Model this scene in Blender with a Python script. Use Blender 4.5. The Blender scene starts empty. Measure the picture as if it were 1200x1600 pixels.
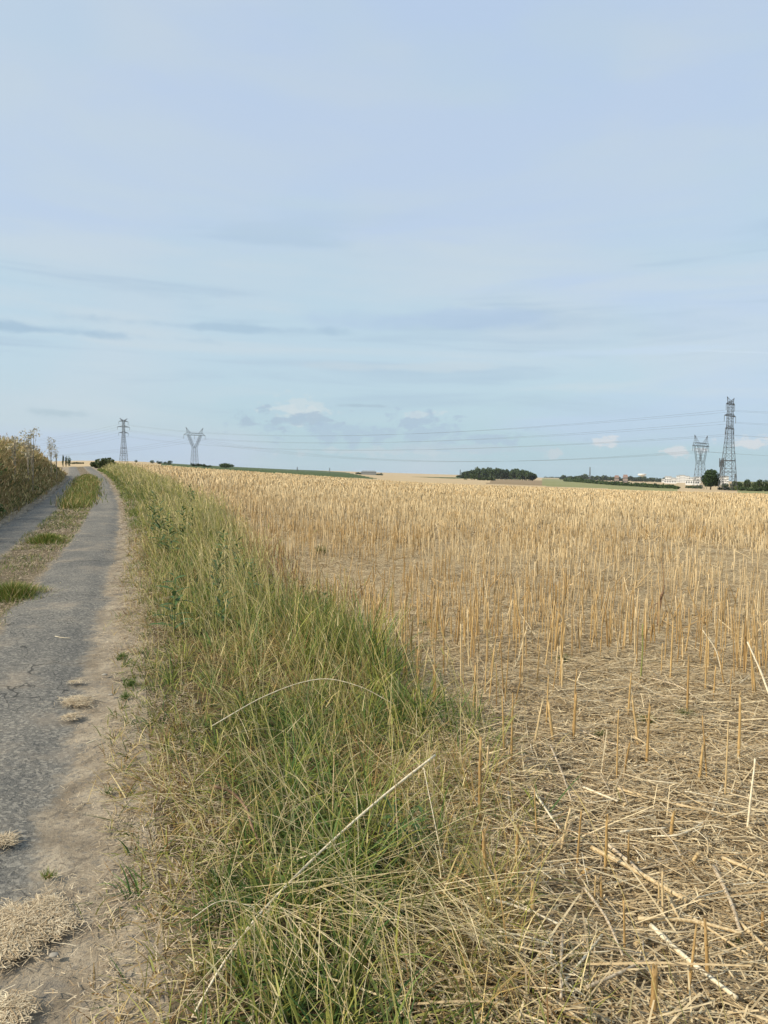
import bpy, math, random
import numpy as np
rng = np.random.default_rng(11); random.seed(5)
S = bpy.context.scene
C = S.collection

# ------------------------------------------------------------------ camera
F = 1164.0; EYE = 1.6
HAZE = .000045
PITCH = math.atan(58 / F); ROLL = math.radians(.7)
FW = np.array([0, math.cos(PITCH), -math.sin(PITCH)])
_r = np.array([1.0, 0, 0]); _u = np.cross(_r, FW)
RT = _r * math.cos(ROLL) + _u * math.sin(ROLL); UP = np.cross(RT, FW)
cam = bpy.data.cameras.new('camera'); co = bpy.data.objects.new('camera', cam); C.objects.link(co)
from mathutils import Matrix
M4 = Matrix.Identity(4)
for i in range(3):
    M4[i][0] = RT[i]; M4[i][1] = UP[i]; M4[i][2] = -FW[i]
M4[2][3] = EYE
co.matrix_world = M4
cam.sensor_fit = 'VERTICAL'; cam.angle_y = 2 * math.atan(800 / F)
cam.clip_start = .05; cam.clip_end = 30000
S.camera = co

# ------------------------------------------------------------------ world, sun, exposure
SUN_EL = math.radians(36); SUN_AZ = math.radians(-112)      # azimuth measured clockwise from +Y (behind left)
w = bpy.data.worlds.new('World'); S.world = w; w.use_nodes = True
nt = w.node_tree; nt.nodes.clear(); N = nt.nodes; Lk = nt.links
class NB:
    """tiny helper for node maths"""
    def __init__(s, nt): s.nt = nt; s.N = nt.nodes; s.L = nt.links
    def _in(s, sock, v):
        if hasattr(v, 'is_output') or isinstance(v, bpy.types.NodeSocket): s.L.new(v, sock)
        else: sock.default_value = v
    def m(s, op, a, b=0.0, c=0.0, clamp=False):
        n = s.N.new('ShaderNodeMath'); n.operation = op; n.use_clamp = clamp
        s._in(n.inputs[0], a); s._in(n.inputs[1], b); s._in(n.inputs[2], c); return n.outputs[0]
    def mix(s, f, a, b):
        n = s.N.new('ShaderNodeMix'); n.data_type = 'RGBA'
        s._in(n.inputs[0], f); s._in(n.inputs[6], a if not isinstance(a, tuple) else (*a[:3], 1)); s._in(n.inputs[7], b if not isinstance(b, tuple) else (*b[:3], 1)); return n.outputs[2]
    def mul(s, f, a, b):
        n = s.N.new('ShaderNodeMix'); n.data_type = 'RGBA'; n.blend_type = 'MULTIPLY'
        s._in(n.inputs[0], f); s._in(n.inputs[6], a if not isinstance(a, tuple) else (*a[:3], 1)); s._in(n.inputs[7], b if not isinstance(b, tuple) else (*b[:3], 1)); return n.outputs[2]
    def comb(s, x, y, z):
        n = s.N.new('ShaderNodeCombineXYZ'); s._in(n.inputs[0], x); s._in(n.inputs[1], y); s._in(n.inputs[2], z); return n.outputs[0]
    def noise(s, vec, sc, det=4, rough=.55, dist=0.0):
        n = s.N.new('ShaderNodeTexNoise'); n.inputs['Scale'].default_value = sc; n.inputs['Detail'].default_value = det
        n.inputs['Roughness'].default_value = rough; n.inputs['Distortion'].default_value = dist
        if vec is not None: s.L.new(vec, n.inputs['Vector'])
        return n.outputs[0]
    def ss(s, v, a, b):
        n = s.N.new('ShaderNodeMapRange'); n.interpolation_type = 'SMOOTHSTEP'
        s._in(n.inputs[0], v); n.inputs[1].default_value = a; n.inputs[2].default_value = b; return n.outputs[0]
b = NB(nt)
sky = N.new('ShaderNodeTexSky'); sky.sky_type = 'NISHITA'; sky.sun_disc = False
sky.sun_elevation = SUN_EL; sky.sun_rotation = SUN_AZ; sky.air_density = 1.2; sky.dust_density = 2.0
tc = N.new('ShaderNodeTexCoord'); sep = N.new('ShaderNodeSeparateXYZ'); Lk.new(tc.outputs['Generated'], sep.inputs[0])
X, Y, Z = sep.outputs
az = b.m('ARCTAN2', X, Y)
SK = 8.8     # the cloud colours below are divided by the background strength (0.125)
def sk(c): return (c[0] * SK, c[1] * SK, c[2] * SK)
def srgb(r, g, bb): return tuple(((v / 255 + .055) / 1.055) ** 2.4 for v in (r, g, bb))
veil_lo = sk(srgb(170, 201, 213)); veil_mid = sk(srgb(184, 207, 221)); veil_hi = sk(srgb(185, 203, 223))
c = b.mix(b.ss(Z, .0, .16), veil_lo, veil_mid)
c = b.mix(b.ss(Z, .2, .62), c, veil_hi)
# broad soft veil: greyer cream on the left, lavender blue on the right
v1 = b.noise(b.comb(b.m('MULTIPLY', az, 1.3), b.m('MULTIPLY', Z, 2.6), 3.1), 1.6, 3, .5)
c = b.mix(b.m('MULTIPLY', b.ss(v1, .42, .62), .6), c, sk(srgb(196, 208, 219)))
v2 = b.noise(b.comb(b.m('MULTIPLY', az, 1.1), b.m('MULTIPLY', Z, 5.0), 9.7), 1.5, 4, .5, .4)
c = b.mix(b.m('MULTIPLY', b.ss(v2, .47, .66), .55), c, sk(srgb(180, 200, 230)))
# long streaks low in the sky
st = b.noise(b.comb(b.m('MULTIPLY', az, 1.7), b.m('MULTIPLY', Z, 17.0), 1.3), 1.4, 5, .55, .5)
band = b.m('MULTIPLY', b.ss(Z, .03, .13), b.m('SUBTRACT', 1.0, b.ss(Z, .24, .36)))
c = b.mix(b.m('MULTIPLY', b.m('MULTIPLY', b.ss(st, .5, .68), band), .6), c, sk(srgb(163, 187, 208)))
c = b.mix(b.m('MULTIPLY', b.m('MULTIPLY', b.ss(st, .5, .34), band), .6), c, sk(srgb(196, 210, 219)))
# the darker bar of cloud on the left
def puff(az0, el0, wa, we, col, amt, nscale=22, seed=0.0, nz=1.1, soft=(.15, .75)):
    global c
    dx = b.m('DIVIDE', b.m('SUBTRACT', az, az0), wa); dz = b.m('DIVIDE', b.m('SUBTRACT', Z, el0), we)
    r2 = b.m('ADD', b.m('MULTIPLY', dx, dx), b.m('MULTIPLY', dz, dz))
    nn = b.noise(b.comb(az, b.m('MULTIPLY', Z, 1.8), seed), nscale, 5, .6)
    k = b.m('SUBTRACT', b.m('ADD', 1.0, b.m('MULTIPLY', b.m('SUBTRACT', nn, .5), nz * 2)), b.m('SQRT', r2))
    c = b.mix(b.m('MULTIPLY', b.ss(k, *soft), amt), c, sk(srgb(*col)))
def A(px): return math.atan((px - 600) / F)
def EL(px, py):
    v = FW + RT * ((px - 600) / F) - UP * ((py - 800) / F); return float(v[2] / np.linalg.norm(v))
puff(A(60), EL(60, 515), .26, .012, (156, 183, 205), .8, 9, 2.0, 1.3)
puff(A(350), EL(350, 512), .20, .009, (160, 186, 207), .7, 9, 5.0, 1.3)
puff(A(680), EL(680, 500), .20, .020, (170, 192, 218), .6, 7, 7.0, 1.0)
puff(A(640), EL(640, 573), .26, .010, (194, 208, 217), .6, 9, 4.0, 1.0)
puff(A(1010), EL(1010, 548), .16, .008, (191, 210, 229), .6, 9, 24.0, 1.0)
puff(A(470), EL(470, 640), .045, .026, (197, 211, 218), .75, 50, 8.0, 1.9)
puff(A(455), EL(455, 656), .095, .014, (158, 181, 203), .75, 40, 9.0, 2.2)
puff(A(565), EL(565, 634), .045, .004, (156, 180, 198), .7, 24, 12.0)
puff(A(655), EL(655, 656), .05, .016, (161, 184, 207), .75, 45, 13.0, 2.2)
puff(A(620), EL(620, 682), .22, .018, (163, 187, 210), .7, 30, 15.0, 2.0)
puff(A(455), EL(455, 640), .05, .008, (203, 214, 220), .7, 60, 31.0, 2.2)
puff(A(660), EL(660, 646), .04, .007, (199, 211, 219), .6, 60, 32.0, 2.2)
puff(A(590), EL(590, 705), .16, .007, (196, 208, 217), .5, 40, 33.0, 2.2)
puff(A(730), EL(730, 700), .14, .010, (178, 197, 212), .6, 18, 16.0, 1.3)
puff(A(100), EL(100, 645), .050, .009, (162, 186, 201), .6, 20, 17.0)
puff(A(945), EL(945, 690), .022, .011, (208, 214, 221), .85, 60, 18.0, 1.9)
puff(A(862), EL(862, 709), .018, .009, (198, 206, 214), .6, 60, 19.0, 1.9)
puff(A(1060), EL(1060, 706), .032, .009, (208, 213, 219), .85, 55, 20.0, 1.9)
puff(A(1172), EL(1172, 691), .038, .010, (209, 214, 220), .85, 50, 21.0, 1.9)
puff(A(1300), EL(1300, 700), .060, .014, (208, 210, 216), .8, 28, 22.0)
puff(A(-200), EL(-200, 660), .090, .014, (170, 190, 203), .7, 20, 23.0)
# a thin old contrail on the right
c = b.mix(b.m('MULTIPLY', b.ss(b.m('ABSOLUTE', b.m('SUBTRACT', b.m('ADD', Z, b.m('MULTIPLY', az, .09)), EL(1140, 550) + .09 * A(1140))), .0016, .0003), b.m('MULTIPLY', b.ss(az, A(1040), A(1120)), .35)), c, sk(srgb(206, 220, 233)))
mixc = b.mix(.14, c, sky.outputs[0])
bg = N.new('ShaderNodeBackground'); bg.inputs[1].default_value = .125
Lk.new(mixc, bg.inputs[0]); wo = N.new('ShaderNodeOutputWorld'); Lk.new(bg.outputs[0], wo.inputs[0])

sd = bpy.data.lights.new('sun', 'SUN'); sd.energy = 5.0; sd.angle = math.radians(1.5); sd.color = (1, .90, .74)
so = bpy.data.objects.new('sun', sd); C.objects.link(so)
from mathutils import Vector
sdir = Vector((math.sin(SUN_AZ) * math.cos(SUN_EL), math.cos(SUN_AZ) * math.cos(SUN_EL), math.sin(SUN_EL)))
so.rotation_euler = (-sdir).to_track_quat('-Z', 'Y').to_euler(); so.location = (-20, -10, 30)
S.view_settings.view_transform = 'Standard'; S.view_settings.look = 'None'
S.view_settings.exposure = 0.05; S.view_settings.gamma = 1.0; S.view_settings.use_curve_mapping = False

# ------------------------------------------------------------------ terrain function
def ray(px, py): return FW + RT * ((px - 600) / F) - UP * ((py - 800) / F)
def azel(px, py):
    d = ray(px, py); h = math.hypot(d[0], d[1]); return math.atan2(d[0], d[1]), d[2] / h
KX = np.array([-900, -300, 0, 100, 200, 300, 450, 600, 720, 850, 1000, 1200, 1500, 2200.])
Y110 = np.array([740, 738, 732, 730, 727.5, 735, 744.5, 755, 761, 765.5, 771, 776.5, 783, 787.])
YS = np.array([735, 733, 727, 726, 722, 729, 738, 748, 753, 757, 762, 768, 774, 780.])
YF = np.array([738, 734, 726, 719.5, 720, 726, 733.5, 738.5, 742, 746.5, 750, 753, 757, 760.])
KAZ = np.array([azel(a, 742 + .0122 * (a - 600))[0] for a in KX])
_t = math.log(1200 / 400) / math.log(3500 / 400)
KE = np.array([[azel(a, y)[1] for a, y in zip(KX, ys)] for ys in [Y110, Y110 + 1, YS, YS + (YF - YS) * _t, YF, YF + .6]])
DK = np.array([110, 250, 400, 1200, 3500, 9000.]); LDK = np.log(DK)
# smooth the azimuth knots so no ridges run along them
_az = np.linspace(-math.pi, math.pi, 2001)
_E = []
for e in KE:
    v = np.interp(_az, KAZ, e); k = np.hanning(29); k /= k.sum(); v = np.convolve(np.pad(v, 14, 'edge'), k, 'valid'); _E.append(v)
def ht0(x, y):
    x = np.asarray(x, float); y = np.asarray(y, float)
    a = np.arctan2(x, y); d = np.hypot(x, y) + 1e-6
    es = np.array([np.interp(a, _az, e) for e in _E])
    ld = np.clip(np.log(d), LDK[0], LDK[-1])
    i = np.clip(np.searchsorted(LDK, ld) - 1, 0, len(LDK) - 2); t = (ld - LDK[i]) / (LDK[i + 1] - LDK[i]); t = t * t * (3 - 2 * t)
    e = np.take_along_axis(es, i[None], 0)[0] * (1 - t) + np.take_along_axis(es, (i + 1)[None], 0)[0] * t
    zc = EYE + 110 * es[0]
    return np.where(d < 110, zc * (d / 110) ** 1.2, EYE + d * e)
def hit0(px, py, fn=None):
    fn = fn or ht0
    d = ray(px, py); d = d / math.hypot(d[0], d[1]); t = np.geomspace(.8, 9000, 5000)
    z = EYE + d[2] * t; h = fn(d[0] * t, d[1] * t); bl = z < h
    k = int(np.argmax(bl)) if bl.any() else len(t) - 1
    return float(d[0] * t[k]), float(d[1] * t[k])
# the right edge of the right-hand asphalt strip
EDGE = [(-.33, -.1), (-.82, 1.3)] + [hit0(*q) for q in [(50, 1375), (139, 1000), (165, 900), (179, 850), (184, 800), (177, 770), (163, 745), (146, 733)]]
_e = np.array(EDGE); tail = _e[-1] + (_e[-1] - _e[-2]) / np.linalg.norm(_e[-1] - _e[-2]) * np.array([[18], [40]]); _e = np.vstack([_e, tail])
def densify(P, n=14):
    out = []
    for i in range(len(P) - 1):
        p0 = P[max(i - 1, 0)]; p1 = P[i]; p2 = P[i + 1]; p3 = P[min(i + 2, len(P) - 1)]
        l = np.linalg.norm(p2 - p1)
        m1 = (p2 - p0) / 2 if i else (p2 - p1); m2 = (p3 - p1) / 2
        m1 = m1 / (np.linalg.norm(m1) + 1e-9) * l; m2 = m2 / (np.linalg.norm(m2) + 1e-9) * l
        for k in range(n):
            t = k / n; out.append((2*t**3-3*t*t+1)*p1 + (t**3-2*t*t+t)*m1 + (-2*t**3+3*t*t)*p2 + (t**3-t*t)*m2)
    out.append(P[-1]); return np.array(out)
PATH = densify(_e, 9)
seg = np.diff(PATH, axis=0); sl = np.linalg.norm(seg, axis=1); cum = np.concatenate([[0], np.cumsum(sl)]); PLEN = cum[-1]
def off(x, y):
    """signed offset from the asphalt edge (right positive) and length along it"""
    x = np.asarray(x, float).ravel(); y = np.asarray(y, float).ravel()
    best = np.full(x.shape, 1e9); so_ = np.zeros_like(x); al = np.zeros_like(x)
    for i in range(len(seg)):
        ux, uy = seg[i] / sl[i]; dx = x - PATH[i, 0]; dy = y - PATH[i, 1]
        t = np.clip(dx * ux + dy * uy, 0 if i else -50, sl[i]); qx = dx - t * ux; qy = dy - t * uy
        D = np.hypot(qx, qy); m = D < best
        best[m] = D[m]; so_[m] = np.where((dx * uy - dy * ux)[m] > 0, D[m], -D[m]); al[m] = (cum[i] + t)[m]
    return so_, al
def pathpt(al, o):
    al = np.asarray(al, float); i = np.clip(np.searchsorted(cum, al) - 1, 0, len(seg) - 1)
    t = seg[i] / sl[i][..., None]; p = PATH[i] + t * (al - cum[i])[..., None]
    # smoothed normal
    j = np.clip(i + 1, 0, len(seg) - 1); f_ = ((al - cum[i]) / sl[i])[..., None]; t2 = seg[i] / sl[i][..., None] * (1 - f_) + seg[j] / sl[j][..., None] * f_
    nrm = np.stack([t2[..., 1], -t2[..., 0]], -1); nrm /= np.linalg.norm(nrm, axis=-1, keepdims=True)
    return p + nrm * np.asarray(o)[..., None]
def _hash(i, j, s): 
    v = np.sin(i * 127.1 + j * 311.7 + s * 74.7) * 43758.5453; return v - np.floor(v)
def vnoise(x, y, s=0.0):
    xi = np.floor(x); yi = np.floor(y); fx = x - xi; fy = y - yi; fx = fx*fx*(3-2*fx); fy = fy*fy*(3-2*fy)
    a = _hash(xi, yi, s); b_ = _hash(xi+1, yi, s); c_ = _hash(xi, yi+1, s); d_ = _hash(xi+1, yi+1, s)
    return (a*(1-fx)+b_*fx)*(1-fy) + (c_*(1-fx)+d_*fx)*fy
def fnoise(x, y, s=0.0): return (vnoise(x, y, s)*.5 + vnoise(x*2.1, y*2.1, s+1)*.3 + vnoise(x*4.3, y*4.3, s+2)*.2)
VW_D = np.array([0, 2, 4, 6, 8, 12, 20, 40, 140.]); VW_W = np.array([1.2, 1.45, 2.15, 2.25, 2.05, 2.2, 2.7, 3.1, 3.3])
def vwidth(al): return np.interp(al, VW_D, VW_W)
BK0, BK1 = 12.0, 68.0
def bank_h(al):
    return 1.75 * np.interp(al, [8, 13, 50, 66, 76], [0, 1, 1, .75, 0])
def ht(x, y, road=True):
    x = np.asarray(x, float); y = np.asarray(y, float); sh = x.shape
    z = ht0(x, y).ravel(); xx = x.ravel(); yy = y.ravel()
    near = np.hypot(xx, yy) < 135
    if near.any():
        o, al = off(xx[near], yy[near]); dz = np.zeros_like(o)
        t = np.clip((o - .1) / .9, 0, 1); dz += .10 * t*t*(3-2*t) * (1 - .55 * np.clip((o - vwidth(al)) / .5, 0, 1))
        t = np.clip((-o - 3.0) / 2.3, 0, 1); dz += bank_h(al) * t*t*(3-2*t)
        dz += (fnoise(xx[near]*3, yy[near]*3, 5) - .5) * .07 * np.clip((o - .2) / .5, 0, 1)
        if road: dz -= .05 * ((o < .30) & (o > -3.1))
        z[near] += dz
    return z.reshape(sh)
def ground(px, py):
    x, y = hit0(px, py, ht); return x, y, float(ht(x, y, False))
def hz(x, y): return float(ht(np.array([x]), np.array([y]), False)[0])
def at(px, py, D):
    """world point seen at pixel (px,py) at horizontal distance D"""
    d = ray(px, py); d = d / math.hypot(d[0], d[1]) * D; return np.array([d[0], d[1], EYE + d[2]])
def proj(P):
    v = np.asarray(P, float) - np.array([0, 0, EYE]); zf = v @ FW
    return 600 + F * (v @ RT) / zf, 800 - F * (v @ UP) / zf, zf

# ------------------------------------------------------------------ mesh and object helpers
def tag(o, label=None, cat=None, group=None, kind=None):
    if label: o['label'] = label
    if cat: o['category'] = cat
    if group: o['group'] = group
    if kind: o['kind'] = kind
    return o
def link(name, me, mat=None, parent=None):
    o = bpy.data.objects.new(name, me); C.objects.link(o)
    if mat is not None and me is not None and not me.materials: me.materials.append(mat)
    if parent is not None: o.parent = parent
    return o
def empty(name, loc, rz=0):
    o = bpy.data.objects.new(name, None); C.objects.link(o); o.location = loc; o.rotation_euler = (0, 0, rz); o.empty_display_size = .2; return o
def np_mesh(name, V, Fq, col=None, smooth=False):
    """V (n,3), Fq (m,k) all faces with k corners"""
    me = bpy.data.meshes.new(name); n = len(V); m, k = Fq.shape
    me.vertices.add(n); me.vertices.foreach_set('co', np.ascontiguousarray(V, np.float32).ravel())
    me.loops.add(m * k); me.loops.foreach_set('vertex_index', np.ascontiguousarray(Fq, np.int32).ravel())
    me.polygons.add(m); me.polygons.foreach_set('loop_start', np.arange(0, m * k, k, dtype=np.int32))
    if smooth: me.polygons.foreach_set('use_smooth', np.ones(m, bool))
    if col is not None:
        ca = me.color_attributes.new('Col', 'FLOAT_COLOR', 'POINT')
        cc = np.ones((n, 4), np.float32); cc[:, :col.shape[1]] = col; ca.data.foreach_set('color', cc.ravel())
    me.update(calc_edges=True); me.validate(); return me
class Acc:
    def __init__(s): s.V = []; s.F = []; s.C = []; s.n = 0
    def add(s, V, Fq, col):
        s.V.append(V); s.F.append(Fq + s.n); s.C.append(col); s.n += len(V)
    def build(s, name, mat, parent=None, smooth=False):
        me = np_mesh(name, np.vstack(s.V), np.vstack(s.F), np.vstack(s.C), smooth); return link(name, me, mat, parent)
def ribbons(acc, base, head, L, W, th0, th1, col, segs=4, tip=None, flat=False, taper=.8, zfloor=True, gap=.006):
    n = len(L); T = np.linspace(0, 1, segs + 1); hd = np.stack([np.cos(head), np.sin(head)], 1)
    P = np.zeros((n, segs + 1, 3)); P[:, 0] = base; step = L / segs; TH = []
    for i in range(segs):
        th = th0 + th1 * (T[i] + .5 / segs); TH.append(th)
        P[:, i+1, 0] = P[:, i, 0] + step * np.sin(th) * hd[:, 0]; P[:, i+1, 1] = P[:, i, 1] + step * np.sin(th) * hd[:, 1]
        P[:, i+1, 2] = P[:, i, 2] + step * np.cos(th)
    if zfloor: P[:, 1:, 2] = np.maximum(P[:, 1:, 2], base[:, None, 2] + gap)
    side = np.stack([-hd[:, 1], hd[:, 0], np.zeros(n)], 1)
    if not flat:
        a = rng.uniform(0, math.pi, n); side = np.stack([np.cos(a), np.sin(a), rng.uniform(-.15, .15, n)], 1)
    else: side[:, 2] = rng.uniform(-.35, .35, n)
    wd = W[:, None] * .5 * np.maximum(1 - T[None, :] ** 2.2 * taper, .06)
    A_ = P - side[:, None, :] * wd[..., None]; B_ = P + side[:, None, :] * wd[..., None]
    V = np.stack([A_, B_], 2).reshape(n, -1, 3)
    k = (segs + 1) * 2; q = np.array([[2*i, 2*i+1, 2*i+3, 2*i+2] for i in range(segs)])
    Fq = (np.arange(n)[:, None, None] * k + q[None]).reshape(-1, 4)
    tip = col if tip is None else tip
    CC = col[:, None, :] * (1 - T[None, :, None]) + tip[:, None, :] * T[None, :, None]
    CC = np.repeat(CC, 2, axis=1).reshape(-1, 3)
    acc.add(V.reshape(-1, 3), Fq, CC)
    return P[:, -1], TH[-1]
def rods(acc, A_, B_, r0, r1, col, sides=3, col2=None, mid=None):
    """tapering prisms from A to B (open), optional middle point"""
    pts = [A_, B_] if mid is None else [A_, mid, B_]; rr = [r0, r1] if mid is None else [r0, (r0+r1)/2, r1]
    n = len(A_); d = B_ - A_; d = d / (np.linalg.norm(d, axis=1, keepdims=True) + 1e-9)
    ref = np.where(np.abs(d[:, 2:3]) > .8, np.array([[1., 0, 0]]), np.array([[0., 0, 1]]))
    s = np.cross(d, ref); s /= np.linalg.norm(s, axis=1, keepdims=True); t = np.cross(d, s)
    ph = rng.uniform(0, 6.28, n); rings = []
    for P, r in zip(pts, rr):
        for j in range(sides):
            a = ph + j * 2 * math.pi / sides; rings.append(P + (s * np.cos(a)[:, None] + t * np.sin(a)[:, None]) * r[:, None])
    V = np.stack(rings, 1); m = len(pts); Fq = []
    for i in range(m - 1):
        for j in range(sides):
            j2 = (j + 1) % sides; Fq.append([i*sides+j, i*sides+j2, (i+1)*sides+j2, (i+1)*sides+j])
    Fq = (np.arange(n)[:, None, None] * (m * sides) + np.array(Fq)[None]).reshape(-1, 4)
    col2 = col if col2 is None else col2
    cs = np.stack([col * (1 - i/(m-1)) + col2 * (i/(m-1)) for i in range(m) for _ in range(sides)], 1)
    acc.add(V.reshape(-1, 3), Fq, cs.reshape(-1, 3))
class MB:
    """list-based builder for small hand-made parts"""
    def __init__(s): s.v = []; s.f = []
    def tube(s, pts, rad, sides=6, cap=True):
        pts = [Vector(p) for p in pts]; rad = rad if isinstance(rad, (list, tuple)) else [rad] * len(pts); base = len(s.v)
        up = None
        for i, p in enumerate(pts):
            d = (pts[min(i+1, len(pts)-1)] - pts[max(i-1, 0)]).normalized()
            if up is None: up = Vector((0, 0, 1)) if abs(d.z) < .9 else Vector((1, 0, 0))
            a = d.cross(up).normalized(); bb = d.cross(a).normalized(); up = a.cross(d)
            for j in range(sides):
                t = 2 * math.pi * j / sides; s.v.append(p + (a * math.cos(t) + bb * math.sin(t)) * rad[i])
        for i in range(len(pts) - 1):
            for j in range(sides):
                j2 = (j+1) % sides; s.f.append([base+i*sides+j, base+i*sides+j2, base+(i+1)*sides+j2, base+(i+1)*sides+j])
        if cap: s.f.append([base+j for j in range(sides)][::-1]); s.f.append([base+(len(pts)-1)*sides+j for j in range(sides)])
        return s
    def bar(s, a, b_, t): return s.tube([a, b_], t * .6, 4)
    def box(s, x0, x1, y0, y1, z0, z1):
        n = len(s.v); s.v += [Vector(q) for q in [(x0,y0,z0),(x1,y0,z0),(x1,y1,z0),(x0,y1,z0),(x0,y0,z1),(x1,y0,z1),(x1,y1,z1),(x0,y1,z1)]]
        s.f += [[n+i for i in q] for q in [(3,2,1,0),(4,5,6,7),(0,1,5,4),(1,2,6,5),(2,3,7,6),(3,0,4,7)]]; return s
    def mesh(s, name, smooth=False):
        me = bpy.data.meshes.new(name); me.from_pydata([tuple(q) for q in s.v], [], s.f); me.update()
        if smooth:
            for p in me.polygons: p.use_smooth = True
        return me
    def build(s, name, mat, parent=None, smooth=False): return link(name, s.mesh(name, smooth), mat, parent)

# ------------------------------------------------------------------ materials
def newmat(name):
    m = bpy.data.materials.new(name); m.use_nodes = True; n = m.node_tree; n.nodes.clear(); return m, NB(n)
def finish(m, b, col, rough=.9, bump=None, bs=.3, bd=.02, trans=0.0, spec=.3, metal=0.0):
    p = b.N.new('ShaderNodeBsdfPrincipled'); b._in(p.inputs['Base Color'], col if not isinstance(col, tuple) else (*col, 1)); b._in(p.inputs['Roughness'], rough)
    p.inputs['Specular IOR Level'].default_value = spec; p.inputs['Metallic'].default_value = metal
    if bump is not None:
        bn = b.N.new('ShaderNodeBump'); bn.inputs['Strength'].default_value = bs; bn.inputs['Distance'].default_value = bd
        b.L.new(bump, bn.inputs['Height']); b.L.new(bn.outputs[0], p.inputs['Normal'])
    out = b.N.new('ShaderNodeOutputMaterial'); sh = p.outputs[0]
    if trans:
        t = b.N.new('ShaderNodeBsdfTranslucent'); b._in(t.inputs[0], col if not isinstance(col, tuple) else (*col, 1)); mx = b.N.new('ShaderNodeMixShader'); mx.inputs[0].default_value = trans
        b.L.new(sh, mx.inputs[1]); b.L.new(t.outputs[0], mx.inputs[2]); sh = mx.outputs[0]
    b.L.new(sh, out.inputs[0]); return m
def attr(b, name='Col'):
    a = b.N.new('ShaderNodeAttribute'); a.attribute_name = name; return a
def objco(b): return b.N.new('ShaderNodeTexCoord').outputs['Object']
def plain(name, col, rough=.8, var=.12, sc=4.0, **k):
    m, b_ = newmat(name); nn = b_.noise(objco(b_), sc, 4)
    cc = b_.mix(b_.ss(nn, .3, .7), tuple(v*(1-var) for v in col), tuple(min(1, v*(1+var)) for v in col)); return finish(m, b_, cc, rough, nn, .1, .01, **k)
m, b_ = newmat('plant_fibre'); MAT_GRASS = finish(m, b_, attr(b_).outputs[0], .62, trans=.22, spec=.25)
m, b_ = newmat('straw'); cc = attr(b_).outputs[0]; nn = b_.noise(objco(b_), 60, 3); cc = b_.mul(1.0, cc, b_.mix(b_.ss(nn, .3, .7), (.78, .74, .68), (1.06, 1.05, 1.03)))
MAT_STRAW = finish(m, b_, cc, .55, trans=.06, spec=.3)
m, b_ = newmat('foliage'); MAT_LEAF = finish(m, b_, attr(b_).outputs[0], .6, trans=.18, spec=.2)
# single stalks: colour differs from stalk to stalk, streaks run along the stem
m, b_ = newmat('stalk'); oi = b_.N.new('ShaderNodeObjectInfo'); tcn = objco(b_)
mp = b_.N.new('ShaderNodeMapping'); b_.L.new(tcn, mp.inputs[0]); mp.inputs['Scale'].default_value = (260, 260, 9)
nn = b_.noise(mp.outputs[0], 1, 4); rp = b_.N.new('ShaderNodeValToRGB'); b_.L.new(oi.outputs['Random'], rp.inputs[0])
els = rp.color_ramp.elements; els[0].color = (.34, .22, .09, 1); els[1].color = (.64, .52, .31, 1)
e_ = els.new(.35); e_.color = (.48, .33, .14, 1); e_ = els.new(.7); e_.color = (.56, .40, .18, 1)
cc = b_.mul(1.0, rp.outputs[0], b_.mix(b_.ss(nn, .3, .7), (.66, .6, .52), (1.12, 1.1, 1.08))); MAT_STALK = finish(m, b_, cc, .6, nn, .3, .002, spec=.3)
def stalkmat(name, c1, c2):
    m, b_ = newmat(name); mp = b_.N.new('ShaderNodeMapping'); b_.L.new(objco(b_), mp.inputs[0]); mp.inputs['Scale'].default_value = (90, 90, 90)
    nn = b_.noise(mp.outputs[0], 1, 5, .65); cc = b_.mix(b_.ss(nn, .35, .65), c1, c2); return finish(m, b_, cc, .6, nn, .35, .002, spec=.3)
MAT_PALE = stalkmat('pale_straw', (.56, .46, .29), (.76, .68, .50)); MAT_TANSTRAW = stalkmat('tan_straw', (.38, .27, .13), (.62, .49, .29))
MAT_GREYSTRAW = stalkmat('weathered_straw', (.30, .225, .14), (.62, .51, .35)); MAT_BROWNSTEM = stalkmat('brown_stem', (.13, .075, .04), (.26, .16, .09))
MAT_GREENSTEM = stalkmat('green_stem', (.16, .19, .05), (.27, .27, .08)); MAT_PITH = stalkmat('pith', (.30, .20, .10), (.55, .42, .25))

# near ground: field soil under straw chaff / verge soil / dirt
m, b_ = newmat('near_ground'); oc = objco(b_); at_ = attr(b_); sp_ = b_.N.new('ShaderNodeSeparateColor'); b_.L.new(at_.outputs[0], sp_.inputs[0])
zf_, zd_, zfar = sp_.outputs   # field, dirt shoulder, distance
def chaffmask(b_, oc, sc, rot, stretch=4):
    mp = b_.N.new('ShaderNodeMapping'); b_.L.new(oc, mp.inputs[0]); mp.inputs['Rotation'].default_value = (0, 0, rot); mp.inputs['Scale'].default_value = (sc, sc * stretch, 1)
    return b_.noise(mp.outputs[0], 1, 2, .5, .6)
ch = b_.m('MAXIMUM', b_.m('MAXIMUM', chaffmask(b_, oc, 24, .3), chaffmask(b_, oc, 27, 1.1)), b_.m('MAXIMUM', chaffmask(b_, oc, 32, 2.0), chaffmask(b_, oc, 25, 2.6)))
soiln = b_.noise(oc, 7, 6, .65); soil = b_.mix(b_.ss(soiln, .3, .7), (.045, .03, .017), (.13, .088, .048))
straw = b_.mix(b_.ss(b_.noise(oc, 30, 3), .3, .7), (.36, .25, .12), (.70, .56, .33))
patch = b_.noise(oc, .9, 4, .6)
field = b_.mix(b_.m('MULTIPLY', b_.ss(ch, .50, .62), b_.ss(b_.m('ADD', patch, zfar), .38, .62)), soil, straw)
field = b_.mix(b_.m('MULTIPLY', b_.ss(b_.noise(oc, 1.7, 5, .6, .3), .6, .72), .45), field, (.13, .13, .055))
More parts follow.
